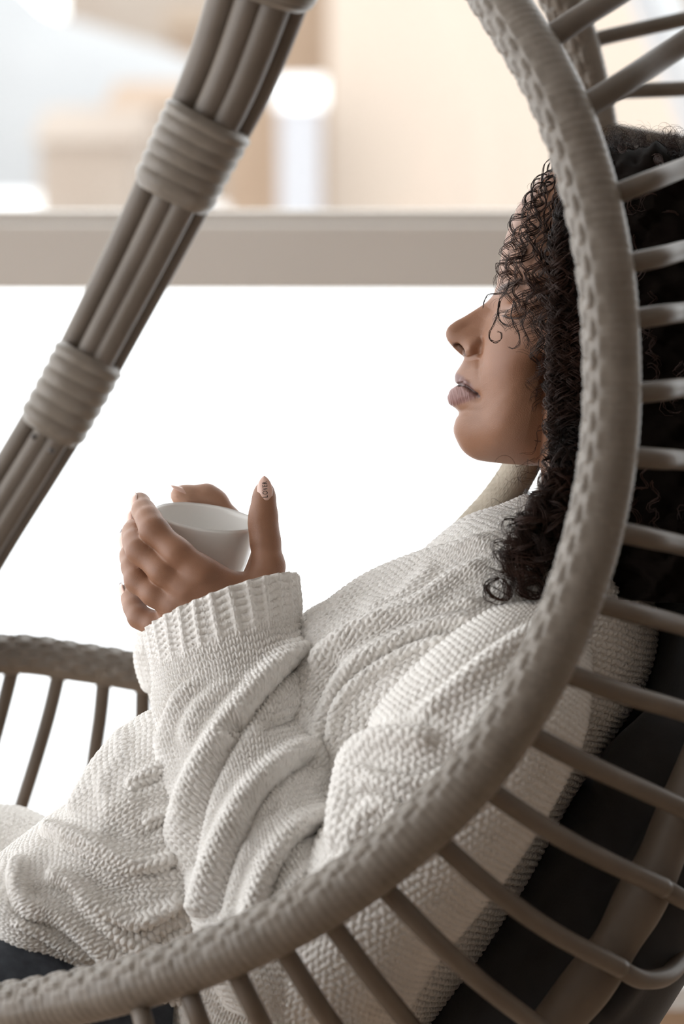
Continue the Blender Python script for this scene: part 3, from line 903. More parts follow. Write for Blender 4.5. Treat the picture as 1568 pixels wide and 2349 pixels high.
def surface_nets(fn, lo, hi, h):
    n = np.ceil((np.array(hi) - np.array(lo)) / h).astype(int) + 1
    ax = [lo[i] + h * np.arange(n[i]) for i in range(3)]
    p = np.stack(np.meshgrid(*ax, indexing='ij'), -1)
    f = fn(p)
    s = f < 0
    nc = n - 1
    acc = np.zeros((*nc, 3)); cnt = np.zeros(nc)
    for axis in range(3):
        sl0 = [slice(None)] * 3; sl1 = [slice(None)] * 3
        sl0[axis] = slice(0, -1); sl1[axis] = slice(1, None)
        f0, f1 = f[tuple(sl0)], f[tuple(sl1)]
        cr_ = (f0 < 0) != (f1 < 0)
        t = np.where(cr_, f0 / np.where(f0 == f1, 1, f0 - f1), 0)
        o = [a for a in range(3) if a != axis]
        for da in (0, 1):
            for db in (0, 1):
                sl = [slice(None)] * 3
                sl[o[0]] = slice(da, da + nc[o[0]]); sl[o[1]] = slice(db, db + nc[o[1]])
                c = cr_[tuple(sl)]
                cnt += c
                acc[..., axis] += np.where(c, t[tuple(sl)], 0)
                acc[..., o[0]] += c * da
                acc[..., o[1]] += c * db
    m = cnt > 0
    idx = np.full(nc, -1); idx[m] = np.arange(m.sum())
    cell = np.argwhere(m)
    verts = np.array(lo) + h * (cell + acc[m] / cnt[m][:, None])
    quads = []
    for axis in range(3):
        sl0 = [slice(1, -1)] * 3; sl1 = [slice(1, -1)] * 3
        sl0[axis] = slice(0, -1); sl1[axis] = slice(1, None)
        a, b = s[tuple(sl0)], s[tuple(sl1)]
        o = [(axis + 1) % 3, (axis + 2) % 3]
        e = np.argwhere(a != b)
        flip = a[tuple(e.T)]
        e = e + np.array([0 if i == axis else 1 for i in range(3)])
        def at(d0, d1):
            q = e.copy(); q[:, o[0]] -= d0; q[:, o[1]] -= d1
            return idx[tuple(q.T)]
        qd = np.stack([at(1, 1), at(0, 1), at(0, 0), at(1, 0)], -1)
        qd[~flip] = qd[~flip][:, ::-1]
        quads.append(qd)
    q = np.vstack(quads)
    q = q[(q >= 0).all(1)]
    # two passes of smoothing keep the fingers round
    for _ in range(2):
        sm = np.zeros_like(verts); c = np.zeros(len(verts))
        for k in range(4):
            np.add.at(sm, q[:, k], verts[q[:, (k + 1) % 4]]); np.add.at(c, q[:, k], 1)
            np.add.at(sm, q[:, k], verts[q[:, k - 1]]); np.add.at(c, q[:, k], 1)
        verts = verts * .5 + .5 * sm / np.maximum(c, 1)[:, None]
    return verts, q

def Z(x, y, w):
    """place picked on the hand close-up -> metric"""
    return M(250 + x / 3.336, 1060 + y / 3.336, w)

def hand_sdf(fingers, palm, kf=.0060, kp=.0065):
    def fn(p):
        dp = None
        for a, b, ra, rb in palm:
            d = cone(p, a, b, ra, rb)
            dp = d if dp is None else smin(dp, d, .012)
        out = None
        for ch in fingers:
            df = None
            for (a, ra), (b, rb) in zip(ch[:-1], ch[1:]):
                d = cone(p, a, b, ra, rb)
                df = d if df is None else smin(df, d, kf)
            d = smin(dp, df, kp)
            out = d if out is None else smin(out, d, .0012)
        return out
    return fn

wrist = Z(850, 1330, -.052)
I = [(Z(720, 850, -.066), .0112), (Z(520, 695, -.0635), .0102), (Z(342, 518, -.056), .0097), (Z(305, 440, -.047), .0086), (Z(265, 375, -.036), .0078), (Z(238, 312, -.024), .0064), (Z(232, 295, -.020), .0054)]
Md = [(Z(610, 970, -.063), .0108), (Z(415, 830, -.060), .0101), (Z(236, 676, -.050), .0096), (Z(203, 610, -.041), .0084), (Z(188, 540, -.030), .0076), (Z(200, 455, -.017), .0058)]
Rg = [(Z(510, 1090, -.056), .0105), (Z(350, 1005, -.052), .0092), (Z(218, 905, -.044), .0088), (Z(184, 800, -.034), .0079), (Z(164, 720, -.024), .0071), (Z(150, 650, -.014), .0052)]
Pk = [(Z(500, 1260, -.046), .0098), (Z(350, 1240, -.042), .0086), (Z(232, 1185, -.036), .0079), (Z(190, 1105, -.028), .0071), (Z(168, 1040, -.020), .0064), (Z(142, 975, -.010), .0050)]
Th = [(Z(1060, 1200, -.050), .0150), (Z(1185, 960, -.044), .0128), (Z(1215, 800, -.040), .0118), (Z(1195, 600, -.036), .0103), (Z(1178, 470, -.034), .0100), (Z(1180, 380, -.034), .0091), (Z(1186, 260, -.033), .0074), (Z(1188, 215, -.032), .0062)]
palm = [(wrist, Z(700, 880, -.060), .0180, .0125), (wrist, Z(610, 985, -.058), .018, .0125), (wrist, Z(530, 1100, -.053), .018, .012), (wrist, Z(500, 1250, -.046), .018, .0105),
        (wrist, Z(1060, 1150, -.050), .018, .0150), (Z(700, 880, -.060), Z(990, 1010, -.048), .0115, .0120), (Z(990, 1010, -.048), Z(1150, 950, -.044), .0110, .0115), (Z(850, 1330, -.052), Z(850, 1700, -.062), .022, .026), (Z(820, 1000, -.058), Z(950, 1150, -.052), .014, .015)]
fn = hand_sdf([I, Md, Rg, Pk, Th], palm)
lo = np.array([M(240, 1080, 0)[0], M(0, 1640, 0)[1], -.105]); hi = np.array([M(690, 0, 0)[0], M(0, 1090, 0)[1], .012])
hv, hq = surface_nets(fn, lo, hi, .0011)
px, py = pix(hv)
tipd = np.min([np.linalg.norm(hv - ch[-1][0], axis=1) for ch in (I, Md, Rg, Pk)], axis=0)
f = np.clip(1 - tipd / .045, 0, 1)[:, None]
hc = SK * (1 - f) + SKL * f
kn = np.min([np.linalg.norm(hv - ch[2][0], axis=1) for ch in (I, Md, Rg, Pk)], axis=0)
f = .35 * np.exp(-(kn / .012) ** 2)[:, None]
hc = hc * (1 - f) + np.array([.14, .062, .036]) * f
body_add(toworld(hv), hq, None, hc)

# far hand behind the cup: thumb over the rim, fingers round the back
wristf = M(500, 1400, .052)
Tf = [(M(545, 1290, .052), .0120), (M(522, 1195, .047), .0100), (M(494, 1152, .043), .0088), (M(474, 1137, .041), .0082), (M(452, 1139, .039), .0072), (M(424, 1139, .036), .0078), (M(411, 1136, .034), .0066)]
ff = []
for k, (x0, y0, x1, y1) in enumerate([(450, 1270, 395, 1222), (430, 1300, 380, 1255), (425, 1335, 375, 1290), (430, 1370, 385, 1330)]):
    ff.append([(M(x0, y0, .048), .0105), (M((x0 + x1) / 2, (y0 + y1) / 2, .050), .0092), (M(x1, y1, .040), .0085), (M(x1 - 12, y1 - 14, .043), .0068), (M(x1 - 16, y1 - 22, .040), .006)])
palmf = [(wristf, M(450, 1275, .048), .017, .012), (wristf, M(430, 1305, .048), .017, .012), (wristf, M(425, 1340, .048), .017, .012), (wristf, M(430, 1372, .048), .017, .011), (wristf, M(545, 1290, .050), .017, .0125), (wristf, M(480, 1520, .06), .02, .024)]
lo = np.array([M(330, 0, 0)[0], M(0, 1540, 0)[1], -.005]); hi = np.array([M(600, 0, 0)[0], M(0, 1100, 0)[1], .10])
fv, fq = surface_nets(hand_sdf([Tf] + ff, palmf), lo, hi, .0013)
d = np.linalg.norm(fv - Tf[-1][0], axis=1)
f = np.clip(1 - d / .05, 0, 1)[:, None]
body_add(toworld(fv), fq, None, SK * (1 - f) + SKL * 1.1 * f)

# --- head and neck: one radial surface, profile line drawn from the photograph, widths modelled
HC = np.array([1235.0, 820.0])
pro = [(1262, 1290), (1255, 1130), (1240, 1074), (1215, 1068), (1175, 1065), (1130, 1061), (1090, 1054), (1062, 1035), (1045, 1005), (1040, 984), (1045, 962), (1049, 949), (1042, 936), (1030, 927), (1025.5, 912), (1032, 895), (1045, 885.5),
       (1048, 882), (1043, 873), (1044, 858), (1054, 842), (1062, 829), (1064, 819), (1052, 809), (1037, 795), (1025, 779), (1022, 765), (1027, 751), (1042, 738), (1064, 726), (1085, 713), (1102, 702),
       (1116, 692), (1130, 676), (1139, 655), (1142, 632), (1147, 600), (1162, 535), (1198, 455), (1260, 390), (1340, 360), (1440, 380), (1530, 470), (1580, 600), (1580, 740), (1530, 880), (1440, 960), (1392, 1050), (1380, 1290)]
basep = [(1262, 1290), (1255, 1130), (1240, 1074), (1215, 1069), (1180, 1067), (1140, 1062), (1106, 1045), (1090, 1000), (1088, 950), (1088, 900), (1090, 850), (1098, 800), (1108, 760), (1122, 722), (1134, 690), (1144, 655), (1146, 630),
         (1150, 600), (1164, 535), (1198, 455), (1260, 390), (1340, 360), (1440, 380), (1530, 470), (1580, 600), (1580, 740), (1530, 880), (1440, 960), (1392, 1050), (1380, 1290)]
def polar(pts):
    q = catmull(np.array([(a, b, 0) for a, b in pts], float), 1600)[:, :2]
    dx, dy = HC[0] - q[:, 0], HC[1] - q[:, 1]
    a = np.unwrap(np.arctan2(dy, dx))
    r = np.hypot(dx, dy)
    a = np.maximum.accumulate(a)
    return a, r
a1, r1 = polar(pro)
a2, r2 = polar(basep)
A0, A1 = a1[0], a1[-1]
ab = np.linspace(A1, A0 + 2 * np.pi, 12)[1:]                 # the cut end of the neck, hidden in the collar
rbot = 470 / np.abs(np.sin(ab))
a1 = np.concatenate([a1, ab]); r1 = np.concatenate([r1, rbot]); a2 = np.concatenate([a2, ab]); r2 = np.concatenate([r2, rbot])
A1 = A0 + 2 * np.pi
dens = lambda t: t
al = np.concatenate([np.linspace(A0, math.radians(-72), 30, endpoint=False), np.linspace(math.radians(-72), math.radians(72), 420, endpoint=False), np.linspace(math.radians(72), A1, 110)])
rp = np.interp(al, a1 + np.arange(len(a1)) * 1e-9, r1)
rb = np.interp(al, a2 + np.arange(len(a2)) * 1e-9, r2)
deg = np.degrees(al)
sig = np.interp(deg, [-90, -60, -36, -28, -20, -12, -4, 2, 8, 16, 24, 34, 44, 52, 60, 75], [.04, .026, .027, .028, .028, .025, .015, .0125, .0130, .0125, .0100, .0085, .0085, .014, .030, .05])
pw = np.interp(deg, [-70, -38, -5, 2, 16, 26, 50], [2, 3.0, 2.8, 3.6, 3.2, 2.4, 2])
HB = np.interp(deg, [-95, -78, -60, -30, 0, 40, 70, 100, 160, 220, 255, 272], [.056, .060, .061, .064, .067, .069, .070, .074, .076, .072, .058, .050])
nb = 230
be = np.linspace(-np.pi / 2, np.pi / 2, 2 * nb + 1)          # -: towards the camera
be = np.pi / 2 * np.sign(be) * np.abs(be / (np.pi / 2)) ** 1.25
mpx = D / F
B, A = np.meshgrid(be, np.arange(len(al)), indexing='xy')
w = HB[:, None] * np.sin(B)
K = np.exp(-np.abs(w / sig[:, None]) ** pw[:, None])
ker = np.hanning(81); ker /= ker.sum()
rps = np.convolve(np.pad(rp, 40, mode='edge'), ker, mode='valid')
lipz = np.interp(deg, [-62, -46, -12, -4], [0, 1, 1, 0])
lipz = lipz * lipz * (3 - 2 * lipz)
rps = rps * lipz + rp * (1 - lipz)
K2 = np.exp(-np.abs(w / np.minimum(sig[:, None], .019)) ** 2.2)
cosb = np.cos(B) ** .80
rad = (rb[:, None] + (rps - rb)[:, None] * K + (rp - rps)[:, None] * K2) * cosb
X = HC[0] - np.cos(al)[:, None] * rad
Y = HC[1] - np.sin(al)[:, None] * rad
hm = M(X, Y, 0.0)
hm[..., 2] = w
hn = grid_normals(hm, False)
ctr = M(HC[0], HC[1], 0.0)
if ((hm - ctr) * hn).sum(-1).mean() < 0: hn = -hn

def spot(x, y, sx, sy, amp, rot=0.0):
    c, s = math.cos(rot), math.sin(rot)
    u = (X - x) * c + (Y - y) * s; vv = -(X - x) * s + (Y - y) * c
    return amp * np.exp(-(u / sx) ** 2 - (vv / sy) ** 2)
off = np.abs(w)
h = np.zeros_like(X)
lat = np.clip((off - .004) / .006, 0, 1)
h += lat * spot(1080, 798, 17, 16, .0050)                       # wing of the nose
h += lat * spot(1086, 808, 13, 12, .0015)
h += ridges(X, Y, [([(1098, 772), (1104, 795), (1101, 815), (1095, 826)], 6.0, -.0030, .3)]) * lat     # crease behind the wing
h += ridges(X, Y, [([(1106, 800), (1099, 830), (1095, 860), (1094, 890)], 7, -.0012, .4)]) * lat    # fold beside the mouth
h += ridges(X, Y, [([(1040, 791), (1052, 800), (1066, 812)], 5.5, -.0060, .25)]) * np.clip((off - .0025) / .002, 0, 1) * np.clip((.0135 - off) / .003, 0, 1)   # nostril
h += spot(1062, 752, 30, 9, -.0012, -.5) * lat
h += spot(1145, 850, 55, 60, .0035)                             # cheek
h += spot(1120, 800, 30, 30, .0015)
h += spot(1150, 712, 22, 18, -.0050) * lat                      # eye socket
h += spot(1168, 722, 24, 15, .0045) * lat                       # lids over the eye
h += ridges(X, Y, [([(1146, 733), (1160, 739), (1180, 740), (1198, 730)], 3.0, -.0022, .2), ([(1144, 708), (1160, 700), (1182, 702), (1200, 712)], 3.2, -.0018, .2)]) * lat
h += ridges(X, Y, [([(1136, 680), (1160, 668), (1195, 668), (1220, 682)], 13, .0022, .2)])
# lips
h += ridges(X, Y, [([(1046, 884), (1058, 884), (1072, 896), (1088, 912)], 4.2, -.0030, .1)])
h += ridges(X, Y, [([(1044, 908), (1058, 912), (1070, 914), (1084, 916)], 8, .0012, .3)]) * np.clip(1 - off / .03, 0, 1)
h += ridges(X, Y, [([(1050, 872), (1062, 878), (1074, 888)], 6, .0014, .3)])
h += spot(1090, 914, 9, 11, -.0026)                             # corner of the mouth
h += spot(1062, 946, 26, 9, -.0014)
h += spot(1092, 990, 40, 34, .0012)
h += spot(1180, 1000, 50, 30, .002)
hm = hm + hn * h[..., None]
col = np.broadcast_to(SK, (*X.shape, 3)).copy()
def tint(mask, c, k=1.0):
    global col
    m = (np.clip(mask, 0, 1) * k)[..., None]
    col = col * (1 - m) + np.array(c) * m
def inside_poly(pts, soft=4):
    p = np.array(pts, float)
    inn = np.zeros(X.shape, bool)
    for i in range(len(p)):
        x0, y0 = p[i]; x1, y1 = p[i - 1]
        cnd = ((y0 > Y) != (y1 > Y)) & (X < (x1 - x0) * (Y - y0) / (y1 - y0 + 1e-9) + x0)
        inn ^= cnd
    d, _, _ = poly_dist(X, Y, np.vstack([p, p[:1]]))
    return .5 + .5 * np.tanh(np.where(inn, d, -d) / soft)
tint(inside_poly([(1010, 888), (1046, 886), (1060, 889), (1075, 900), (1090, 913), (1074, 922), (1052, 929), (1034, 934), (1010, 930)], 3), LIP)
LM_ = inside_poly([(1010, 888), (1046, 886), (1060, 889), (1075, 900), (1090, 913), (1074, 922), (1052, 929), (1034, 934), (1010, 930)], 3)
hm = hm + hn * (LM_ * .00018 * np.sin((Y - 900) * .25 - (X - 1040) * 1.15 + 2 * np.sin(X * .35)))[..., None]
tint(LM_ * (.5 + .5 * np.sin((Y - 900) * .25 - (X - 1040) * 1.15 + 2 * np.sin(X * .35))), (.17, .08, .07), .18)
tint(inside_poly([(1025, 862), (1046, 857), (1060, 866), (1078, 886), (1091, 913), (1074, 902), (1058, 890), (1044, 885), (1025, 885)], 3), LIP * .72)  # upper lip, its dark shading painted into the lip colour
tint(np.exp(-(poly_dist(X, Y, smooth_line([(1047, 884), (1058, 885), (1073, 898), (1089, 913)]))[0] / 3.2) ** 2), (.05, .022, .02), .9)
tint(inside_poly([(1128, 678), (1150, 662), (1185, 655), (1222, 668), (1188, 668), (1152, 674)], 3), (.05, .03, .022), .85)
tint(np.exp(-(poly_dist(X, Y, smooth_line([(1145, 733), (1160, 739), (1180, 740), (1200, 731)]))[0] / 2.2) ** 2) * (off > .012), (.02, .012, .01), .95)
tint(np.exp(-((X - 1150) / 50) ** 2 - ((Y - 840) / 50) ** 2), (.25, .108, .058), .5)
tint(np.exp(-(poly_dist(X, Y, smooth_line([(1040, 792), (1052, 801), (1065, 812)]))[0] / 5) ** 2) * (off > .003) * (off < .013), (.05, .02, .015), .9)
body_add(toworld(hm), grid_quads(len(al), len(be), False), None, col)

# arms and trunk under the sweater
def limb(pts, rad, n=40):
    c = toworld(catmull(M(*np.array(pts, float).T), n))
    r = np.interp(np.linspace(0, 1, n), np.linspace(0, 1, len(rad)), rad)
    g = Geo(); tube(g, c, r, 20)
    body_add(np.vstack(g.v), np.vstack(g.q), np.vstack(g.t))
limb([(505, 1440, -.055), (560, 1750, -.11), (650, 2120, -.16), (850, 1990, -.17), (1090, 1730, -.15), (1260, 1530, -.10), (1310, 1380, -.05)], [.022, .028, .028, .026, .026, .030, .04], 90)
limb([(490, 1430, .055), (520, 1650, .10), (620, 1950, .14), (900, 1800, .15), (1150, 1550, .14), (1290, 1380, .06)], [.022, .032, .038, .042, .046, .05], 80)
limb([(1310, 1180, 0), (1290, 1320, 0), (1190, 1480, 0), (1050, 1680, 0), (900, 1900, 0), (760, 2150, 0), (680, 2350, 0)], [.044, .05, .07, .08, .08, .085, .085], 60)

bm_ = body.mesh('body')
ca = bm_.color_attributes.new('skin_tone', 'FLOAT_COLOR', 'POINT')
cc = np.ones((body.n, 4), np.float32); cc[:, :3] = np.vstack(body_col)
ca.data.foreach_set('color', cc.ravel())
def skin_mat():
    m = mat('brown_skin', SK, .48)
    nt = m.node_tree
    b = nt.nodes['Principled BSDF']
    at = nt.nodes.new('ShaderNodeVertexColor'); at.layer_name = 'skin_tone'
    nz = nt.nodes.new('ShaderNodeTexNoise'); nz.inputs['Scale'].default_value = 55; nz.inputs['Detail'].default_value = 5
    mp = nt.nodes.new('ShaderNodeMapRange'); mp.inputs['To Min'].default_value = .86; mp.inputs['To Max'].default_value = 1.14
    mx = nt.nodes.new('ShaderNodeMix'); mx.data_type = 'RGBA'; mx.blend_type = 'MULTIPLY'; mx.inputs['Factor'].default_value = 1
    tc = nt.nodes.new('ShaderNodeTexCoord')
    nt.links.new(tc.outputs['Object'], nz.inputs['Vector'])
    nt.links.new(nz.outputs['Fac'], mp.inputs['Value'])
    nt.links.new(at.outputs['Color'], mx.inputs['A'])
    nt.links.new(mp.outputs[0], mx.inputs['B'])
    nt.links.new(mx.outputs['Result'], b.inputs['Base Color'])
    n2 = nt.nodes.new('ShaderNodeTexNoise'); n2.inputs['Scale'].default_value = 1400; n2.inputs['Detail'].default_value = 3
    bp = nt.nodes.new('ShaderNodeBump'); bp.inputs['Strength'].default_value = .3; bp.inputs['Distance'].default_value = .0008
    nt.links.new(tc.outputs['Object'], n2.inputs['Vector'])
    nt.links.new(n2.outputs['Fac'], bp.inputs['Height'])
    nt.links.new(bp.outputs[0], b.inputs['Normal'])
    b.inputs['Subsurface Weight'].default_value = .12
    b.inputs['Subsurface Radius'].default_value = (.006, .003, .002)
    b.inputs['Subsurface Scale'].default_value = .6
    return m
obj('body', bm_, skin_mat(), person, label='brown skin of her face and hands')

# ------------------------------------------------------------------ nails
def nail(name, base, tip, normal, width, curve=.5, mt=None, tipcol=None, parent=person, nl=26, nw=15):
    """almond nail: curved across, pointed towards the tip"""
    base, tip = np.array(base), np.array(tip)
    d = tip - base; L = np.linalg.norm(d); d /= L
    n = np.array(normal, float); n -= d * (n @ d); n /= np.linalg.norm(n)
    s = np.cross(d, n)
    t = np.linspace(0, 1, nl)[:, None]; x = np.linspace(-1, 1, nw)[None]
    wd = width / 2 * np.where(t < .5, (.78 + .22 * np.sin(t / .5 * np.pi / 2)), np.clip(1 - ((t - .5) / .5) ** 2.2, .0, 1) ** .75 + .02)
    wd = wd * np.sqrt(np.clip(1 - np.clip(1 - t / .13, 0, 1) ** 2, .15, 1))
    arch = .0016 * np.sin(np.pi * np.clip(t, 0, 1)) * L / .018
    top = base + d * (t * L)[..., None] + s * (wd * x)[..., None] + n * (arch - curve * (width / 2) * (x ** 2) * (wd / (width / 2)))[..., None]
    bot = top - n * .0007
    v = np.concatenate([top, bot[:, ::-1]], 1)
    g = Geo(); g.add(toworld(v).reshape(-1, 3), grid_quads(nl, 2 * nw))
    o = obj(name, g.mesh(name), mt or M_NAIL, parent)
    if tipcol:
        me = o.data; me.materials.append(tipcol)
        idx = np.zeros(len(me.polygons), np.int32); ii = np.arange(len(idx)) // (2 * nw)
        idx[ii > nl * .72] = 1
        me.polygons.foreach_set('material_index', idx)
    return top, (base, d, n, s, L)

th_b, th_t = Z(1196, 322, -.0425), Z(1187, 104, -.0370)
top, fr = nail('fingernail', th_b, th_t, (.06, .1, -1), .0112)
nail('fingernail', Z(190, 368, -.0400), Z(176, 234, -.0205), (-.85, .1, -.55), .0100)
nail('fingernail', Z(146, 492, -.0285), Z(158, 345, -.009), (-.9, .1, -.5), .0094)
nail('fingernail', Z(104, 690, -.0255), Z(90, 514, -.0075), (-.9, -.1, -.6), .0096, tipcol=M_NAILTIP)
nail('fingernail', Z(104, 1042, -.0245), Z(78, 930, -.009), (-.9, -.25, -.6), .0088, tipcol=M_NAILTIP)
nail('fingernail', M(443, 1133, .033), M(392, 1112.5, .029), (-.25, 1, -.25), .0098)
thumb_nail = [o for o in person.children if o.name.startswith('fingernail')][0]
thumb_nail['label'] = 'almond thumbnail with LOVER lettered along it'
# lettering on the thumbnail
cu = bpy.data.curves.new('lettering', 'FONT'); cu.body = 'LOVER'; cu.size = 1.0; cu.resolution_u = 3; cu.space_character = 1.12
to = bpy.data.objects.new('lettering', cu); COL.objects.link(to)
bpy.context.view_layer.update()
tm = bpy.data.meshes.new_from_object(to.evaluated_get(bpy.context.evaluated_depsgraph_get()))
bpy.data.objects.remove(to)
tv = np.array([v.co[:] for v in tm.vertices])
mn, mxx = tv.min(0), tv.max(0)
base, d, n, s, L = fr
t = .22 + .56 * (tv[:, 0] - mn[0]) / (mxx[0] - mn[0])
x = ((tv[:, 1] - mn[1]) / (mxx[1] - mn[1]) - .5)
if s[0] > 0: s_dir = -1
else: s_dir = 1
hw = .0048 * np.interp(t, [0, .5, .8, 1], [.9, 1.0, .8, .5])
xx = x * .85
half = .0049
lv = base + d * (t * L)[:, None] + s * (s_dir * xx * hw)[:, None] + n * (.0016 * np.sin(np.pi * t) * L / .018 - .5 * half * (xx * hw / half) ** 2 + .00045)[:, None]
tm.vertices.foreach_set('co', toworld(lv).astype(np.float32).ravel())
tm.update()
lo_ = obj('lettering', tm, M_INK, thumb_nail)

# ------------------------------------------------------------------ hair
def head_w(px, py):
    """depth of the near side of the head at a picture place"""
    dx, dy = HC[0] - px, HC[1] - py
    a = np.arctan2(dy, dx)
    a = np.where(a < A0, a + 2 * np.pi, a)
    r = np.hypot(dx, dy)
    q = np.clip(r / np.interp(a, al, rb), 0, 1) ** (1 / .8)
    return -np.interp(a, al, HB) * np.sqrt(1 - q ** 2)

class Strands:
    def __init__(s):
        s.batch = {}
    def add(s, c, r):
        s.batch.setdefault(len(c), []).append((c, r))
    def geo(s, sides=3):
        g = Geo()
        for n, lst in s.batch.items():
            c = np.array([a for a, _ in lst])
            r = np.array([np.broadcast_to(b, (n,)) for _, b in lst])
            t = np.gradient(c, axis=1); t /= np.linalg.norm(t, axis=-1, keepdims=True) + 1e-12
            ref = np.array([.31, .22, .92])
            u = np.cross(t, ref); u /= np.linalg.norm(u, axis=-1, keepdims=True) + 1e-9
            b = np.cross(t, u)
            th = np.arange(sides) * 2 * np.pi / sides
            v = c[:, :, None] + r[:, :, None, None] * (np.cos(th)[:, None] * u[:, :, None] + np.sin(th)[:, None] * b[:, :, None])
            q = grid_quads(n, sides)
            k = len(lst)
            qq = (q[None] + (np.arange(k) * n * sides)[:, None, None]).reshape(-1, 4)
            g.add(toworld(v.reshape(-1, 3)), qq)
        return g

def lock(S, path, a=.0048, pitch=.019, strands=6, r=.00026, spread=.0011, grow=(.35, 1.0, 1.15), step=.0016, loose=.0, phase=None):
    """a curl: strands wound together round a path of (px, py, w)"""
    m0 = M(*np.array(path, float).T)
    L = np.linalg.norm(np.diff(m0, axis=0), axis=1).sum()
    n = int(np.clip(L / step, 20, 240)) // 10 * 10 + 10
    c = catmull(m0, n)
    t, nn, bb = frames(c)
    s = np.linspace(0, L, n)
    ph0 = rng.uniform(0, 2 * np.pi) if phase is None else phase
    sgn = rng.choice([-1, 1])
    e = np.interp(np.linspace(0, 1, n), np.linspace(0, 1, len(grow)), grow)
    for k in range(strands):
        p = pitch * rng.uniform(.97, 1.03)
        phi = sgn * 2 * np.pi * s / p + ph0 + rng.normal(0, .22)
        aa = a * e * rng.uniform(.85, 1.15)
        j = rng.normal(0, spread, 3) * np.interp(np.linspace(0, 1, n), [0, .5, 1], [.4, .7, 1.3])[:, None]
        q = c + j + aa[:, None] * (np.cos(phi)[:, None] * nn + np.sin(phi)[:, None] * bb)
        if loose:
            q = q + loose * np.stack([np.sin(s / .012 + k + ph0), np.cos(s / .015 + 2 * k), np.sin(s / .01 + 3 * k)], -1) * np.linspace(0, 1, n)[:, None]
        rr = r * np.interp(np.linspace(0, 1, n), [0, .8, 1], [1, 1, .35])
        m_ = max(10, int(n * rng.uniform(.9, 1.0)) // 10 * 10)
        S.add(q[:m_], rr[n - m_:])

def J(s=8):
    return rng.normal(0, s)

hair_core = Geo()
def core(st, ns=80, nt=70, amp=.006, ex=.9):
    v = loft(st, ns, nt, ex)
    n = grid_normals(v)
    x, y = pix(v)
    hh = amp * (wob(x / 16, y / 14) + .6 * wob(x / 7 + 3, y / 8))
    v = v + n * hh[..., None]
    verts = toworld(v).reshape(-1, 3)
    verts = np.vstack([verts, verts[:nt].mean(0), verts[-nt:].mean(0)])
    hair_core.add(verts, grid_quads(ns, nt), np.vstack([cap_tris(nt, 0, ns * nt), cap_tris(nt, (ns - 1) * nt, ns * nt + 1)[:, ::-1]]))
# crown and back of the head, down over the shoulders
core([(1395, 352, 1560, 352, .0, .035), (1330, 375, 1640, 385, .0, .075), (1292, 440, 1690, 450, 0, .098), (1290, 560, 1700, 560, 0, .108), (1310, 700, 1700, 700, 0, .112), (1320, 850, 1700, 850, 0, .112), (1325, 1000, 1690, 1000, 0, .112),
      (1330, 1150, 1680, 1150, -.005, .12), (1330, 1280, 1650, 1270, -.02, .13), (1360, 1365, 1600, 1375, -.03, .125)], 110, 90)
# the curtain of hair in front of the near ear and shoulder
core([(1310, 420, 1420, 430, -.055, .02), (1286, 480, 1440, 480, -.070, .024), (1272, 560, 1450, 560, -.080, .026), (1266, 680, 1450, 680, -.084, .026), (1258, 800, 1450, 800, -.086, .026), (1256, 900, 1450, 900, -.087, .026), (1262, 1000, 1450, 1000, -.088, .028),
      (1268, 1080, 1440, 1080, -.092, .030), (1272, 1160, 1420, 1170, -.10, .032), (1268, 1240, 1400, 1260, -.115, .034), (1278, 1310, 1370, 1340, -.13, .03), (1295, 1350, 1350, 1372, -.14, .02)], 120, 60, .005)
obj_core = None

S1 = Strands()
# fringe over the forehead
fringe = [[(1262, 366), (1226, 418), (1205, 466), (1178, 512), (1160, 566), (1150, 618), (1152, 664), (1128, 694)],
          [(1270, 385), (1238, 432), (1215, 480), (1196, 520), (1178, 570), (1160, 620), (1162, 660), (1150, 690)],
          [(1268, 400), (1240, 460), (1224, 520), (1204, 580), (1188, 640), (1172, 690), (1150, 740), (1138, 790)],
          [(1280, 430), (1252, 490), (1236, 560), (1216, 620), (1198, 680), (1180, 730), (1172, 780), (1160, 800)],
          [(1284, 450), (1262, 520), (1246, 590), (1228, 660), (1214, 720), (1204, 770), (1196, 800)],
          [(1285, 470), (1265, 560), (1250, 640), (1238, 720), (1228, 790), (1222, 850)],
          [(1285, 500), (1262, 600), (1250, 700), (1240, 800), (1236, 880), (1230, 950)],
          [(1272, 395), (1248, 440), (1222, 500), (1206, 560), (1186, 600), (1176, 650), (1166, 700), (1140, 715)]]
for i, gd in enumerate(fringe):
    for rep in range(2 if i < 3 else 3):
        dx, dy = J(6 if i < 2 else 13), J(8)
        pts = []
        for k, (x, y) in enumerate(gd):
            xx, yy = x + dx * (k / len(gd) + .2) + J(3) + (4 if rep else 0), y + dy
            pts.append((xx, yy, float(head_w(max(xx, 1150), yy)) - .007 - .002 * rng.random()))
        lock(S1, pts, a=rng.uniform(.0038, .0055), pitch=rng.uniform(.019, .025), strands=6, r=.00022, spread=.0005)
# the side curtain: locks lying over the temple, ear and jaw
for i in range(90):
    x0 = rng.uniform(1262, 1400); y0 = rng.uniform(390, 760)
    x1 = 1252 + (x0 - 1262) * .75 + J(8)
    y1 = min(y0 + rng.uniform(260, 520), 1290)
    pts = []
    for t in np.linspace(0, 1, 6):
        x = x0 + (x1 - x0) * t ** .7; y = y0 + (y1 - y0) * t
        edge = np.interp(y, [380, 480, 600, 800, 950, 1050, 1150], [1272, 1262, 1250, 1240, 1240, 1248, 1262])
        x = max(x, edge + 4 + J(9))
        pts.append((x, y, np.interp(y, [380, 560, 1000, 1160, 1300], [-.075, -.108, -.118, -.132, -.16]) + J(.003)))
    lock(S1, pts, a=rng.uniform(.004, .006), pitch=rng.uniform(.014, .019), strands=5, r=.00030, spread=.0012)
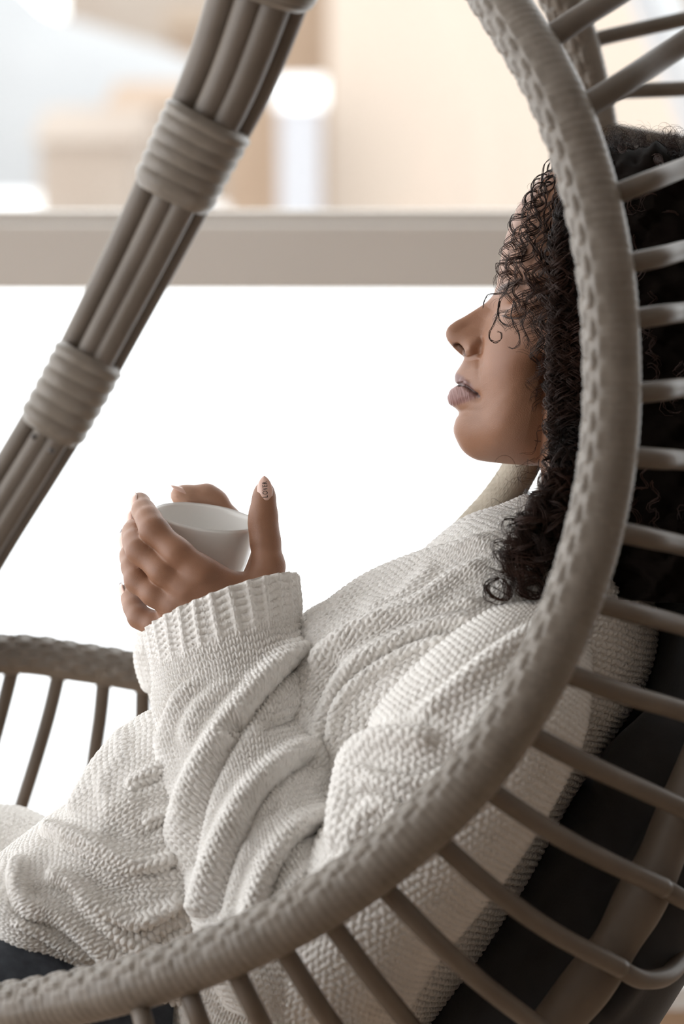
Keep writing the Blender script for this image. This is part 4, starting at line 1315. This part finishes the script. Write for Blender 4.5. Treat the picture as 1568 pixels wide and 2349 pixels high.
# wispy baby hair on cheek, jaw and neck
for i in range(46):
    y = rng.uniform(640, 1090); x = 1245 + J(6)
    xe = x - abs(rng.normal(28, 22)); ye = y + rng.uniform(20, 80)
    pts = [(x, y), ((x + xe) / 2 + J(6), (y + ye) / 2 + J(6)), (xe, ye)]
    pts = [(a, b, float(head_w(a, min(b, 1040))) - .005) for a, b in pts]
    lock(S1, pts, a=rng.uniform(.003, .0055), pitch=rng.uniform(.016, .026), strands=2, r=.00014, spread=.0008, grow=(.5, 1, 1.2))
# curls that spill over the shoulder
for i in range(88):
    f = rng.random() ** .62
    sx, sy = rng.uniform(1262, 1320), rng.uniform(1020, 1180)
    ex = 1275 - f * 174 + J(6)
    ey = np.interp(ex, [1095, 1130, 1200, 1270], [1348, 1374, 1376, 1350]) - 120 * rng.random() ** 1.7
    mx_, my_ = sx * .45 + ex * .55 + rng.uniform(-6, 26), sy * .42 + ey * .58
    pts = [(sx, sy, -.128), ((sx + mx_) / 2 + 8, (sy + my_) / 2 - 6, -.140), (mx_, my_, -.150 + J(.004)), (mx_ * .4 + ex * .6, my_ * .4 + ey * .6, -.15), (ex, ey, -.155)]
    pts = [(a, b, min(c, float(on_shoulder(a, b, .009)) + J(.001))) for a, b, c in pts]
    lock(S1, pts, a=rng.uniform(.005, .0085), pitch=rng.uniform(.020, .030), strands=6, r=.00028, spread=.0009, grow=(.5, 1.0, 1.25))
# two ringlets curled up at the ends
for (x, y, ax_, ay_, nst, rr_) in ((1140, 1352, 30, 24, 12, .00024), (1216, 1352, 32, 18, 14, .00034)):
    for k in range(nst):
        t = np.linspace(-.5, 3.2 * np.pi, 80)
        gx = 1 + J(.12); gy = 1 + J(.12)
        xs_ = x + J(4) + ax_ * gx * np.cos(t + J(.3)) * (1 - .03 * t) ; ys_ = y + J(4) + ay_ * gy * np.sin(t) + 4 * np.sin(2 * t)
        S1.add(M(xs_, ys_, float(on_shoulder(x, y, .008)) + J(.0015) - .0006 * t), np.full(80, rr_))
# hooked single curls over the brow, eye and cheekbone
for pts in ([(1168, 640), (1160, 668), (1140, 674), (1120, 676), (1110, 692), (1107, 706)], [(1160, 668), (1146, 690), (1142, 712), (1146, 734), (1158, 746), (1172, 748)],
            [(1146, 690), (1140, 722), (1132, 744), (1123, 762), (1124, 778), (1136, 785), (1147, 778), (1148, 764), (1140, 760)], [(1176, 700), (1172, 726), (1182, 748), (1192, 768), (1191, 788), (1178, 801), (1166, 796)],
            [(1200, 690), (1206, 720), (1196, 742), (1204, 764), (1212, 782), (1206, 800)], [(1190, 640), (1176, 662), (1186, 684), (1204, 690), (1212, 676), (1202, 664)],
            [(1206, 560), (1190, 580), (1196, 606), (1180, 622), (1186, 648)]):
    for k in range(5):
        q = np.array(pts, float) + rng.normal(0, 1.3, (len(pts), 2)) + rng.normal(0, 1.2, (1, 2))
        ww = head_w(np.maximum(q[:, 0], 1152), q[:, 1]) - .0055
        S1.add(catmull(M(q[:, 0], q[:, 1], ww), 60), .00021 * np.interp(np.linspace(0, 1, 60), [0, .8, 1], [1, 1, .4]))
# loose thin strands between jaw and collar
for i in range(16):
    sx, sy = rng.uniform(1215, 1262), rng.uniform(1050, 1160)
    ex, ey = sx - rng.uniform(40, 130), sy + rng.uniform(20, 110)
    pts = [(sx, sy, -.11), ((sx + ex) / 2 + J(15), (sy + ey) / 2 + J(18), -.12), (ex, ey, -.13)]
    lock(S1, pts, a=rng.uniform(.004, .008), pitch=rng.uniform(.02, .04), strands=1, r=.00013)
# locks over the back and crown seen between the spokes
for i in range(26):
    x0, y0 = rng.uniform(1380, 1640), rng.uniform(330, 1150)
    pts = []
    for t in np.linspace(0, 1, 5):
        x = x0 + t * J(20); y = y0 + t * rng.uniform(120, 200)
        pts.append((x, y, np.interp(y, [330, 400, 520, 900, 1200, 1400], [-.035, -.085, -.112, -.122, -.14, -.17]) + J(.004)))
    lock(S1, pts, a=rng.uniform(.0045, .0065), pitch=rng.uniform(.013, .018), strands=3, r=.00042, spread=.0016, step=.0024)
# frizz standing up from the crown
for i in range(230):
    x0 = rng.uniform(1385, 1640); y0 = np.interp(x0, [1385, 1480, 1640], [345, 345, 350]) + rng.uniform(-14, 22)
    pts = [(x0, y0, J(.03)), (x0 + J(14), y0 - rng.uniform(8, 26), J(.03)), (x0 + J(26), y0 - rng.uniform(14, 58), J(.03))]
    lock(S1, pts, a=rng.uniform(.002, .006), pitch=rng.uniform(.010, .022), strands=1, r=.00012, grow=(.4, 1, 1.2))
for i in range(60):      # short dense curls that roughen the top edge of the mass
    x0 = rng.uniform(1385, 1640); y0 = 365 + J(10)
    pts = [(x0, y0 + 18, J(.03) - .02), (x0 + J(10), y0, J(.03) - .02), (x0 + J(20), y0 - rng.uniform(8, 26), J(.03) - .02)]
    lock(S1, pts, a=rng.uniform(.003, .005), pitch=rng.uniform(.010, .015), strands=4, r=.00025)
# flyaways in front of the forehead
for i in range(26):
    y = rng.uniform(390, 690)
    x = np.interp(y, [390, 480, 560, 640, 690], [1245, 1190, 1160, 1148, 1140])
    pts = [(x + 12, y, -.03), (x - rng.uniform(0, 14), y + rng.uniform(5, 30), -.03), (x - rng.uniform(2, 26), y + rng.uniform(20, 70), -.03)]
    lock(S1, pts, a=rng.uniform(.001, .004), pitch=rng.uniform(.015, .04), strands=1, r=.00009, grow=(.2, 1, 1))
ho = obj('hair', hair_core.mesh('hair'), M_HAIRCORE, person, label='dark brown shoulder length curly hair')
hc_ = obj('curls', S1.geo().mesh('curls'), M_HAIR, ho, kind='stuff', label='loose dark brown ringlets')
